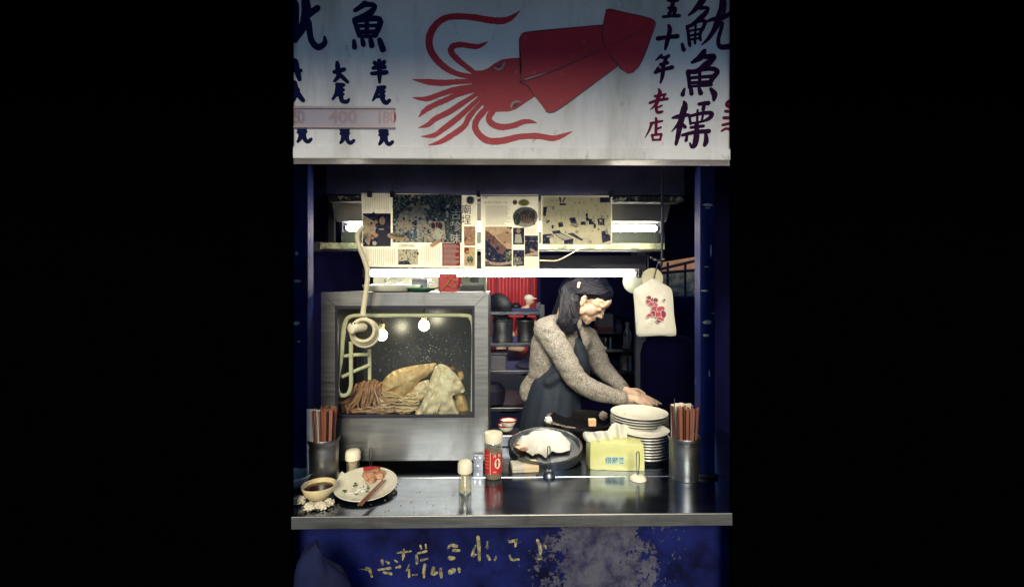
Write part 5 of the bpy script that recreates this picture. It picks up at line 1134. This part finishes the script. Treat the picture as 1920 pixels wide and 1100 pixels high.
# hands: palm, four fingers, thumb
def hand(wr, pl, tips, th):
    limb(bm, [W(*wr), W(*pl[0]), W(*pl[1])], 5, sy=.9)
    for base, mid, tip, r in tips: limb(bm, [W(*base, r*1.05), W(*mid, r), W(*tip, r*.82)], 5)
    limb(bm, [W(*q) for q in th], 5)
hand((1172, 747, 2.15, .024), [(1184, 748, 2.145, .023), (1194, 749, 2.14, .021)],
     [((1196, 744, 2.155), (1210, 748, 2.15), (1221, 755, 2.145), .0085), ((1197, 747, 2.14), (1212, 751, 2.13), (1224, 758, 2.125), .0088), ((1196, 750, 2.125), (1210, 755, 2.115), (1221, 761, 2.11), .0085), ((1193, 753, 2.11), (1205, 758, 2.10), (1213, 763, 2.095), .0075)],
     [(1182, 744, 2.16, .011), (1194, 741, 2.175, .010), (1205, 746, 2.18, .008)])
hand((1170, 731, 2.27, .023), [(1182, 736, 2.25, .022), (1194, 741, 2.235, .020)],
     [((1197, 737, 2.25), (1214, 744, 2.24), (1233, 753, 2.235), .0085), ((1197, 740, 2.235), (1216, 748, 2.225), (1239, 757, 2.22), .0088), ((1196, 743, 2.22), (1212, 751, 2.21), (1232, 759, 2.205), .0085), ((1193, 746, 2.205), (1206, 753, 2.195), (1220, 760, 2.19), .0075)],
     [(1182, 731, 2.265, .011), (1196, 731, 2.275, .010), (1208, 738, 2.27, .008)])
body = obj('body', remeshed(bm, .0032, 8), skin, cook, smooth=True)
# face details
ink = mat('dark_lash', (.006, .005, .008, 1), .6, var=.1); lipm = mat('lip', lin(176, 96, 92), .4, var=.1); brow_m = mat('brow_hair', (.02, .015, .014, 1), .8)
for s in (-1, 1):
    e_ = [H(.090+.001*0, s*.018, .010), H(.095, s*.026, .0085), H(.0935, s*.034, .009), H(.087, s*.043, .0125)]
    bm = NB(); tube(bm, [(*e_[0], .0010), (*e_[1], .0019), (*e_[2], .0021), (*e_[3], .0013)], .001, 6); obj('eyelash', bm, ink, body)
    bm = NB(); tube(bm, [(*H(.0955, s*.014, .034), .0012), (*H(.0965, s*.026, .038), .0021), (*H(.090, s*.040, .038), .0016), (*H(.081, s*.050, .032), .0008)], .001, 6, flat=.6); obj('eyebrow', bm, brow_m, body)
bm = NB(); tube(bm, [(*H(.094, -.020, -.042), .0012), (*H(.1005, -.008, -.0405), .0032), (*H(.1015, 0, -.0415), .0028), (*H(.1005, .008, -.0405), .0032), (*H(.094, .020, -.042), .0012)], .002, 8); obj('lips', bm, lipm, body, smooth=True)
# sweater
bm = Blob()
limb(bm, [W(1052, 640, 2.38, .094), W(1046, 690, 2.39, .106), W(1042, 740, 2.40, .110), W(1034, 790, 2.41, .118)], 8, sy=1.12)
limb(bm, [W(1022, 618, 2.28, .060), W(1055, 612, 2.36, .062), W(1098, 632, 2.45, .058)])
limb(bm, [W(1030, 618, 2.36, .070), W(1024, 650, 2.36, .080), W(1020, 690, 2.365, .078), W(1010, 712, 2.38, .060), W(992, 726, 2.39, .046), W(990, 738, 2.39, .044)], 10, sy=1.15); limb(bm, [W(1072, 606, 2.35, .056), W(1058, 622, 2.36, .075)], 6); ell(bm, P(1090, 640, 2.40), (.05, .08, .06))
limb(bm, [W(1028, 622, 2.26, .062), W(1049, 656, 2.23, .060), W(1068, 690, 2.205, .055), W(1087, 716, 2.19, .051), W(1125, 735, 2.17, .044), W(1158, 745, 2.155, .036), W(1168, 747, 2.15, .033)], 9)
limb(bm, [W(1100, 632, 2.46, .060), W(1116, 660, 2.46, .056), W(1130, 690, 2.43, .052), W(1148, 710, 2.36, .044), W(1166, 727, 2.28, .033)], 9)
me = remeshed(bm, .006, 14)
ruffle(me, lambda q: .004*noise.noise(Vector((q.x*16, q.y*14, q.z*34)))+.0018*noise.noise(q*46)-.013*max(0, .22-abs(noise.noise(Vector((q.x*9-q.z*7, q.y*8, q.z*19+q.x*8+3)))))*max(0, min(1, .5+1.6*noise.noise(q*6+Vector((4, 1, 7))))))
obj('sweater', me, wool, cook, smooth=True)
for wr, ax in (((1169, 747.5, 2.149, .0335), (NA[-2], NA[-1])), ((1167, 728, 2.276, .0325), (FA[-2], FA[-1]))):
    d = (P(*ax[1][:3])-P(*ax[0][:3])).normalized(); c = P(*wr[:3]); bm = NB()
    lathe(bm, c, [(wr[3]*.90, -.018), (wr[3]*1.04, -.014), (wr[3]*1.05, .004), (wr[3]*.97, .008), (wr[3]*.86, .006), (wr[3]*.80, -.012)], 28, rot=d.to_track_quat('Z', 'Y').to_matrix(), cap=False); auto(obj('cuff', bm, wool, cook), 60)
# apron: skirt and bib wrapped round the torso, bib strap, waist tie
bm = Blob()
limb(bm, [W(1052, 694, 2.375, .112), W(1044, 716, 2.378, .128), W(1038, 740, 2.385, .142), W(1032, 790, 2.395, .155), W(1028, 850, 2.40, .16), W(1024, 900, 2.41, .165)], 8, sy=1.16)
ell(bm, P(1084, 668, 2.38), (.052, .10, .13), Matrix.Rotation(R(-14), 3, 'Y')); ell(bm, P(1074, 720, 2.375), (.075, .13, .09)); limb(bm, [W(1030, 716, 2.26, .030), W(1054, 700, 2.25, .03), W(1080, 690, 2.25, .03)])
me = remeshed(bm, .007, 4)
ruffle(me, lambda q: .004*noise.noise(Vector((q.x*22, q.y*22, q.z*7))))
obj('apron', me, apronm, cook, smooth=True)
for pts in ([W(1040, 606, 2.29, .012), W(1058, 590, 2.28, .013), W(1076, 604, 2.285, .013), W(1086, 628, 2.32, .013), W(1092, 650, 2.34, .012)], [W(1042, 600, 2.31, .012), W(1030, 612, 2.36, .012), W(1018, 640, 2.40, .012)]):
    bm = NB(); tube(bm, pts, .01, 10, 6, flat=.45); auto(obj('apron_strap', bm, apronm, cook))
# hair: cap, back mass, loose strands
bm = Blob()
ell(bm, H(-.020, 0, .066), (.098, .082, .086), HR); ell(bm, H(.025, 0, .080), (.068, .072, .060), HR); ell(bm, H(-.060, 0, .030), (.066, .078, .086), HR)
ell(bm, H(-.085, 0, .0), (.060, .075, .075), HR); limb(bm, [(*H(-.08, -.02, .0), .062), W(1066, 588, 2.30, .050), W(1063, 604, 2.27, .036), W(1070, 618, 2.255, .018)], 6)
limb(bm, [(*H(-.08, .03, .0), .06), W(1056, 586, 2.42, .055), W(1046, 606, 2.44, .04)], 6)
me = remeshed(bm, .005, 3)
ruffle(me, lambda q: .0025*noise.noise(Vector((q.x*30, q.y*60, q.z*24))))
hair = obj('hair', me, hairm, cook, smooth=True)
rng = random.Random(5); bm = NB()
for i in range(640):
    s = -1 if rng.random() < .75 else 1; u = rng.random()
    part_ = rng.uniform(-.006, .006)
    a0 = H(.082-.15*u, s*.004+part_, .150-.055*abs(u-.45)*1.6-.02*(1-u)); w_ = rng.uniform(-.004, .004)
    a1 = H(.062-.15*u, s*(.050+w_), .128-.03*abs(u-.4)); a2 = H(.030-.13*u, s*(.080+w_), .075+rng.uniform(-.008, .008))
    a3 = H(-.030-.075*u, s*(.086+w_), .030+rng.uniform(-.012, .012)); a4 = H(-.068-.05*u, s*(.080+w_), -.020+rng.uniform(-.012, .008))
    if s < 0:
        x = rng.uniform(1048, 1082); k_e = rng.uniform(0, 1); wv_ = 3.2*math.sin(x*.35+rng.uniform(-.6, .6)); e1 = P(x-1+wv_, 592+rng.uniform(-5, 5), 2.235+rng.uniform(0, .03)); e2 = P(x-wv_+rng.uniform(-4, 4), 604+rng.uniform(-5, 6), 2.225+rng.uniform(0, .03)); e3 = P(x*.5+1070*.5+wv_+rng.uniform(-8, 8), 612+rng.uniform(-8, 18), 2.225+rng.uniform(0, .03))
        pts = [(*a0, .0014), (*a1, .0019), (*a2, .002), (*a3, .002), (*a4, .002), (*e1, .002), (*e2, .0018), (*e3, .0005)]
    else: pts = [(*a0, .0014), (*a1, .002), (*a2, .002), (*a3, .002), (*a4, .001)]
    tube(bm, pts, .002, 5, 4)
o = obj('hair_strands', bm, hairm, hair, smooth=True); o['kind'] = 'stuff'
bm = NB(); c = P(1085, 534, 2.243); box(bm, c.x-.006, c.x+.006, c.y-.006, c.y+.006, c.z-.014, c.z+.014, .003); bmesh.ops.rotate(bm, cent=c, matrix=Matrix.Rotation(R(14), 3, 'Y'), verts=bm.verts[:]); obj('hair_clip', bm, mat('peach_clip', lin(232, 190, 160), .3, var=.05), hair)

# ================================================================== BEHIND THE COOK
potm = mat('dull_pot_steel', (.34, .35, .36, 1), .45, 1, var=.3, scale=8)
t = thing('storage_rack', 'dark steel storage rack behind the cook beside the cabinet', 'rack', (P(960, 800, 2.9).x, 2.9, .03))
a, b = P(914, 0, 2.9).x, P(1012, 0, 2.9).x
for y in (588, 649, 701, 772):
    z = P(0, y, 2.9).z; bm = NB(); box(bm, a, b, 2.9, 3.25, z-.012, z+.012, .003); obj('shelf_board', bm, steel_d, t)
for x in (a, b):
    for y in (2.905, 3.215):
        bm = NB(); box(bm, x-.030 if x == a else x+.001, x-.001 if x == a else x+.030, y, y+.03, .035, P(0, 572, 2.9).z); obj('upright', bm, steel_d, t)
def pot(label, px0, px1, y0, y1, Y, lid=True, m=potm):
    c0, c1 = P(px0, y1, Y), P(px1, y0, Y); r = (c1.x-c0.x)/2; x = (c0.x+c1.x)/2
    t = thing('stock_pot', label, 'pot', (x, Y, c0.z)); bm = NB(); h_ = c1.z-c0.z
    lathe(bm, (x, Y, c0.z), [(r*.93, .0), (r*.97, .006), (r*.97, h_*.9), (r*1.03, h_*.93), (r*1.03, h_*.97), (r*.95, h_*.98)], 32); auto(obj('pot_body', bm, m, t), 40)
    if lid: bm = NB(); lathe(bm, (x, Y, c0.z+h_*.985), [(r*1.02, 0), (r*1.02, .006), (r*.5, .02), (.001, .022)], 32); lo_ = auto(obj('lid', bm, m, t), 40); bm = NB(); lathe(bm, (x, Y, c0.z+h_*.985+.022), [(.008, 0), (.014, .012), (.001, .018)], 14); obj('lid_knob', bm, rubber, lo_)
pot('tall dull steel stock pot on the rack nearest the cabinet', 922, 962, 598, 642, 3.05)
pot('steel stock pot on the rack right behind the cook', 969, 1002, 600, 642, 3.08)
bm = NB(); c = P(936, 574, 2.95); lathe(bm, c, [(.001, -.02), (.05, -.014), (.082, .0), (.085, .004), (.080, .004), (.05, -.009), (.001, -.013)], 36, rot=Matrix.Rotation(R(48), 3, 'Y') @ Matrix.Rotation(R(60), 3, 'X')); auto(obj('pan_lid', bm, steel_d, None, 'black pan lid leaning on the top of the storage rack', 'lid'), 40)
bm = NB(); a_, b_ = P(918, 698, 2.93), P(950, 666, 2.93); box(bm, a_.x, b_.x, 2.93, 3.1, a_.z, b_.z, .012); t = thing('plastic_tub', 'grey plastic tub on the middle shelf of the storage rack', 'tub', (a_.x, 2.93, a_.z)); obj('tub', bm, mat('dim_grey_plastic', lin(96, 96, 110), .6, var=.2), t)
bm = NB(); box(bm, a_.x-.004, b_.x+.004, 2.926, 3.104, b_.z+.001, b_.z+.014, .004); obj('tub_lid', bm, mat('dim_grey_plastic', (.1, .1, .1, 1)), t)
bm = NB(); crumple(bm, P(985, 690, 3.05)-Vector((0, 0, -.003)), (.07, .07, .05), 4, .4); auto(obj('cloth_bundle', bm, navy, None, 'dark cloth bundle on the middle shelf of the storage rack', 'cloth'), 60)
bm = NB(); crumple(bm, P(956, 752, 3.05), (.14, .1, .075), 6, .35); auto(obj('rice_sack', bm, mat('dim_brown_sack', lin(70, 58, 74), .9, var=.3, scale=20, bump=.4), None, 'slumped dark sack on the lowest shelf of the storage rack', 'sack'), 60)
bm = NB(); lathe(bm, (P(924, 0, 3.0).x, 2.98, P(0, 771, 2.9).z+.003), [(.05, .014), (.075, .02), (.08, .10), (.05, .14), (.001, .145)], 24); auto(obj('dark_jar', bm, rubber, None, 'black round jar on the lowest shelf next to the sack', 'jar'))
# dark partition behind the cook with small shelf
t = thing('back_partition', 'dark navy partition board behind the cook', 'partition', (P(1120, 0, 3.3).x, 3.3, .03)); a, b = P(1013, 0, 3.3).x, P(1236, 0, 3.3).x
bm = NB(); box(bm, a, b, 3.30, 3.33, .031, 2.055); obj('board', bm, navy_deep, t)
for y in (660, 702):
    z = P(0, y, 3.1).z; bm = NB(); box(bm, P(1110, 0, 3.1).x, b-.02, 3.1, 3.299, z-.008, z+.008); obj('shelf', bm, steel_d, t)
bm = NB(); z0 = P(0, 655, 3.12).z; box(bm, P(1122, 0, 3.12).x, P(1150, 0, 3.12).x, 3.12, 3.25, P(0, 624, 3.12).z, P(0, 590, 3.12).z, .004); bx = thing('carton', 'grey carton with a dark red band on the shelf behind the cook', 'box', (P(1136, 0, 3.12).x, 3.12, P(0, 624, 3.12).z)); obj('carton_body', bm, mat('dim_carton', lin(88, 90, 104), .8, var=.2), bx)
bm = NB(); box(bm, P(1121, 0, 3.117).x, P(1150.5, 0, 3.117).x, 3.117, 3.252, P(0, 622, 3.12).z, P(0, 615, 3.12).z); obj('red_band', bm, mat('dim_red_band', lin(100, 26, 40), .7), bx)
bm = NB(); z = P(0, 625.5, 3.1).z; box(bm, P(1112, 0, 3.1).x, P(1165, 0, 3.1).x, 3.1, 3.299, z-.006, z+.003); obj('shelf', bm, steel_d, t)
pot('small bright steel pot on the shelf right of the cook', 1122, 1148, 630, 657, 3.18, False, chrome)
pot('tall steel canister of utensils below the small pot', 1162, 1184, 664, 699, 3.2, False)
c = P(1173, 664, 3.2)
for i in range(7): bm = NB(); x = c.x-.025+.008*i; tube(bm, [(x, c.y, c.z-.02, .004), (x+.006*(i-3)*.4, c.y, c.z+.045+.006*(i % 3), .006)], .005, 6, smooth=False); obj('utensil', bm, mat('dim_bamboo', lin(120, 116, 110), .7), None, 'thin utensil standing in the tall canister, %s from the left' % ['first', 'second', 'third', 'fourth', 'fifth', 'sixth', 'seventh'][i], 'utensil', 'utensils in the canister')
bm = NB(); box(bm, P(1193, 0, 2.6).x, P(1211, 0, 2.6).x, 2.6, 2.64, .031, 2.055); obj('inner_post', bm, mat('dull_grey_post', lin(84, 88, 104), .5, .4, var=.2), None, 'dull grey steel post behind the hanging rose bag', 'post')
bm = NB(); tube(bm, [(P(1217, 0, 2.62).x, 2.64, .031), (P(1217, 0, 2.62).x, 2.64, 2.055)], .004, 8); obj('inner_rod', bm, steel_d, None, 'thin steel rod beside the dull grey post', 'rod')
# dark drum to the right of the cook
x = P(1268, 0, 2.5).x; z1 = P(0, 640, 2.4).z; bm = NB(); lathe(bm, (x, 2.62, 0), [(.15, .031), (.16, .05), (.165, z1-.10), (.15, z1-.04), (.11, z1-.008), (.05, z1), (.001, z1)], 36); auto(obj('water_drum', bm, mat('black_drum_plastic', (.003, .003, .030, 1), .9, var=.3, spec=.1), None, 'tall black rounded drum standing right of the cook', 'drum'), 40)  # drum colour carries the blue of the surrounding shade
# ================================================================== ACROSS THE BACK LANE
corr = mat('red_painted_corrugated_iron', lin(150, 34, 48), .55, var=.2, scale=3, col2=lin(172, 52, 62), stretch=(1, 1, .3))
corrd = mat('rust_dark_red', lin(86, 18, 34), .7, var=.3)
Yr = 11.0; t = thing('corrugated_fence', 'red corrugated iron fence across the back lane', 'fence', (P(920, 0, Yr).x, Yr, 0))
xs = P(800, 0, Yr).x; xe = P(1060, 0, Yr).x; k = 0
while xs < xe:
    bm = NB(); n_ = 5; wv = .16
    q = []
    for i in range(n_*8+1):
        xx = xs+i*wv/8; q.append((xx, Yr+.028*math.cos(i*math.pi/4)))
    lo = [bm.verts.new((a_, b_, .02)) for a_, b_ in q]; hi = [bm.verts.new((a_, b_, 2.6)) for a_, b_ in q]
    for i in range(len(q)-1): bm.faces.new((lo[i], lo[i+1], hi[i+1], hi[i]))
    r2 = bmesh.ops.extrude_face_region(bm, geom=bm.faces[:])
    for v in [g_ for g_ in r2['geom'] if isinstance(g_, bmesh.types.BMVert)]: v.co.y += .004
    obj('iron_sheet', bm, corr, t, smooth=True)
    bm = NB(); box(bm, xs-.014, xs+.014, Yr-.040, Yr-.030, .02, 2.6); obj('lap_joint', bm, corrd, t)
    xs += n_*wv+.004; k += 1
bm = NB(); box(bm, P(660, 0, 9).x, P(822, 0, 9).x, 9.0, 9.2, 0, 3.2); obj('plaster_wall', bm, mat('pale_plaster', lin(206, 204, 180), .9, var=.15, scale=2), None, 'pale plastered wall left of the red fence', 'wall')
bm = NB(); box(bm, P(1020, 0, 9).x, P(1236, 0, 9).x+.9, 10.4, 10.7, 0, 6); box
obj('lane_building', bm, navy_deep, None, 'dark building front across the back lane', 'building')
# diners
def diner(label, px, py, Y, cap_m, shirt, lean, hh):
    c = P(px, py, Y); t = thing('person', label, 'person', (c.x, c.y, 0), 'diners across the back lane')
    bm = Blob(); ell(bm, c, (.085, .078, .105)); ell(bm, c+Vector((.07*lean, 0, -.03)), (.03, .03, .04)); limb(bm, [(*c, .05), (c.x-.04*lean, c.y, c.z-.16, .05), (c.x-.10*lean, c.y, c.z-.24, .11), (c.x-.14*lean, c.y+.02, c.z-.5, .13), (c.x-.10*lean, c.y+.02, c.z-.70, .13)], 8)
    for s in (-1, 1): limb(bm, [(c.x-.10*lean, c.y+s*.16, c.z-.24, .055), (c.x-.02*lean, c.y+s*.2, c.z-.46, .045), (c.x+.22*lean, c.y+s*.10, c.z-.43, .035)], 8); limb(bm, [(c.x-.08*lean, c.y+s*.1, c.z-.72, .085), (c.x+.30*lean, c.y+s*.1, c.z-.72, .07), (c.x+.30*lean, c.y+s*.1, .06, .045)], 8)
    obj('body', remeshed(bm, .018, 3), skin, t, smooth=True)
    bm = Blob(); limb(bm, [(c.x-.08*lean, c.y, c.z-.22, .10), (c.x-.14*lean, c.y+.02, c.z-.5, .15), (c.x-.10*lean, c.y+.02, c.z-.72, .15)], 8)
    for s in (-1, 1): limb(bm, [(c.x-.10*lean, c.y+s*.16, c.z-.24, .075), (c.x-.02*lean, c.y+s*.2, c.z-.45, .065)], 8)
    obj('shirt', remeshed(bm, .02, 3), shirt, t, smooth=True)
    bm = Blob(); ell(bm, c+Vector((-.005, 0, .045)), (.102, .09, .078))
    if hh: ell(bm, c+Vector((.10*lean, 0, .04)), (.075, .065, .014))
    obj('cap' if hh else 'hair', remeshed(bm, .012, 3), cap_m, t, smooth=True)
diner('seated diner in a white cap and dark shirt by the red fence', 992, 563, 9.8, tissue, mat('dark_shirt', lin(40, 42, 66), .9, var=.3), 1, True)
diner('seated dark haired diner in red at the far table', 968, 579, 9.0, hairm, mat('red_shirt', lin(170, 50, 60), .9, var=.2), -1, False)
t = thing('dining_table', 'small red table with white bowls in the back lane', 'table', (P(978, 0, 8.6).x, 8.6, 0)); c = P(978, 590, 8.6)
bm = NB(); box(bm, c.x-.30, c.x+.34, 8.4, 9.0, c.z-.03, c.z, .008); obj('table_top', bm, sign_red, t)
for sx in (-.26, .30):
    for sy in (8.44, 8.94): bm = NB(); tube(bm, [(c.x+sx, sy, 0), (c.x+sx, sy, c.z-.03)], .02, 8); obj('leg', bm, steel_d, t)
for i, dx in enumerate((-.12, .10)):
    bm = NB(); lathe(bm, (c.x+dx, 8.5, c.z+.001), [(.04, 0), (.09, .05), (.08, .05), (.03, .012)], 20); auto(obj('food_bowl', bm, cream, None, 'white bowl on the red table in the lane, %s' % ('left one' if i == 0 else 'right one'), 'bowl', 'bowls in the lane'))
# right-hand gap: awning, railing, posters
Ya = 6.0
bm = NB(); a_ = [P(1236, 488, Ya), P(1330, 470, Ya), P(1330, 508, Ya), P(1236, 516, Ya)]
f0 = [bm.verts.new(v) for v in a_]; f1 = [bm.verts.new(v+Vector((0, .8, .22))) for v in a_]; bm.faces.new(f0); bm.faces.new(f1[::-1])
for i in range(4): bm.faces.new((f0[i], f0[(i+1) % 4], f1[(i+1) % 4], f1[i]))
obj('orange_awning', bm, mat('pale_orange_canvas', lin(226, 176, 140), .8, var=.15, trans=.4), None, 'pale orange awning seen in the gap right of the rose bag', 'awning')
t = thing('railing', 'dark metal railing in front of posters at the right gap', 'railing', (P(1270, 0, 5.2).x, 5.2, 0))
for q in ([(1232, 506, 5.2), (1320, 485, 5.2)], [(1232, 512, 5.2), (1320, 505, 5.2)]):
    bm = NB(); tube(bm, [tuple(P(*p)) for p in q], .016, 8); obj('rail', bm, rubber, t)
for x in (1238, 1252, 1285, 1306): bm = NB(); p0 = P(x, 500, 5.2); tube(bm, [(p0.x, 5.2, 0), (p0.x, 5.2, p0.z+.05)], .014, 8); obj('baluster', bm, rubber, t)
post = printm('print_poster_scene', [(60, 76, 90), (120, 134, 140), (190, 180, 160), (214, 196, 170)], 7)
for i, (x0, x1, y0, y1, lb) in enumerate(((1230, 1283, 508, 556, 'large faded poster behind the railing in the right gap'), (1286, 1325, 508, 556, 'narrow faded poster beside the right post'))):
    bm = NB(); pbox(bm, x0, y0, x1, y1, 5.6, .01); obj('poster', bm, post, None, lb, 'poster')
bm = NB(); pbox(bm, 1225, 420, 1400, 800, 6.9, .2); obj('lane_wall', bm, mat('lane_plaster', lin(120, 116, 120), .9, var=.2), None, 'grey wall of the lane behind the posters', 'wall')
bm = NB(); pbox(bm, 1226, 557, 1400, 566, 5.0, .5); ob = obj('stall_bench', bm, navy_deep, None, 'dark ledge below the posters in the right gap', 'ledge')
bm = NB(); box(bm, P(1238, 0, 4.2).x, P(1238, 0, 4.2).x+1.8, 4.2, 4.24, 0, P(0, 562, 4.2).z); obj('low_board', bm, navy_deep, None, 'dark low board filling the right gap below the posters', 'partition')
bm = NB(); pprism(bm, [(1228, 380), (1420, 380), (1420, 462), (1228, 494)], 3.4, .03); obj('back_valance', bm, navy_deep, None, 'dark sloping valance above the right gap', 'valance')
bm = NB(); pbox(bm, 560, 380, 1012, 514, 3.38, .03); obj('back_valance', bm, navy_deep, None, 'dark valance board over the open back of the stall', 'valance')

# --- cloth-wrapped bundle at the foot of the counter
bm = NB(); c = P(618, 1090, 1.26); n_ = 56; rings = 34; vs = []; zt_ = P(0, 1034, 1.26).z
for i in range(rings+1):
    f = i/rings; z = .002+zt_*f; rr = .088*(1-.15*f)*(1 if f < .90 else max(.22, math.sqrt(max(0, 1-((f-.90)/.10)**2))))
    vs.append([bm.verts.new((c.x-.012+math.cos(a)*rr*(1+.16*noise.noise(Vector((math.cos(a)*1.4, math.sin(a)*1.4, f*5)))), min(1.38, c.y-.02+math.sin(a)*rr*.5*(1+.3*noise.noise(Vector((math.cos(a)*1.6, math.sin(a)*1.6, f*5+9))))), max(.002, z*(1-.035*math.cos(a))+.014*noise.noise(Vector((math.cos(a)*1.5, math.sin(a)*1.5, f*3+4)))*f))) for a in [2*math.pi*j/n_ for j in range(n_)]])
for a_, b_ in zip(vs, vs[1:]):
    for i in range(n_): bm.faces.new((a_[i], a_[(i+1) % n_], b_[(i+1) % n_], b_[i]))
bm.faces.new(vs[0]); bm.faces.new(vs[-1])
auto(obj('tarp_bundle', bm, mat('faded_blue_tarp', (.005, .008, .036, 1), .8, var=.6, scale=7, spec=.15, bump=.4, bscale=30), None, 'rounded blue tarp bundle at the lower left in front of the counter', 'bundle'), 70)

# --- small kitchen things at the dim left side
bm = NB(); box(bm, -.955, -.80, 2.2, 2.30, P(0, 470, 2.2).z, P(0, 452, 2.2).z, .004); obj('switch_box', bm, mat('dull_switch_box', lin(110, 108, 110), .5, var=.2), None, 'dull grey switch box on the left wall of the stall', 'box')
for i, (x, y0, y1, cc) in enumerate(((1158, 598, 624, (60, 70, 96)), (1176, 604, 657, (84, 90, 108)), (1112, 672, 699, (70, 66, 88)), (1140, 676, 699, (92, 88, 96)), (1196, 636, 657, (70, 60, 70)))):
    a_ = P(x, y1, 3.2); b_ = P(x, y0, 3.2); h_ = b_.z-a_.z; bm = NB()
    lathe(bm, (a_.x, 3.2, a_.z), [(.026, 0), (.028, .004), (.028, h_*.62), (.012, h_*.80), (.012, h_*.9), (.014, h_*.9), (.014, h_), (.001, h_)], 18)
    auto(obj('sauce_bottle', bm, mat('dim_bottle_%d' % i, lin(*cc), .35, var=.2), None, ['grey sauce bottle right of the carton on the shelf behind the cook', 'tall grey bottle on the shelf left of the grey post', 'squat bottle half hidden by the cook on the lower shelf', 'pale squat bottle beside the utensil canister', 'short dark bottle next to the grey post'][i], 'bottle', 'bottles behind the cook'), 40)

# --- scraps on the counter near the plate
db = Blob(); rng = random.Random(21)
for i in range(46):
    q = PZ(rng.gauss(720, 70), rng.uniform(905, 958), CT); r_ = rng.uniform(.0008, .0022)
    if P(547, 940, q.y).x+.02 < q.x < .5: ell(db, (q.x, q.y, CT+r_*.4), (r_*rng.uniform(.8, 1.8), r_, r_*.6), u=6, v=4)
me = bpy.data.meshes.new('crumbs'); me.from_pydata([tuple(v) for v in db.v], [], db.f)
obj('crumbs', me, mat('bread_crumb', lin(170, 140, 100), .9, var=.3), None, 'scattered crumbs on the steel counter around the oval plate', 'crumbs', kind='stuff')
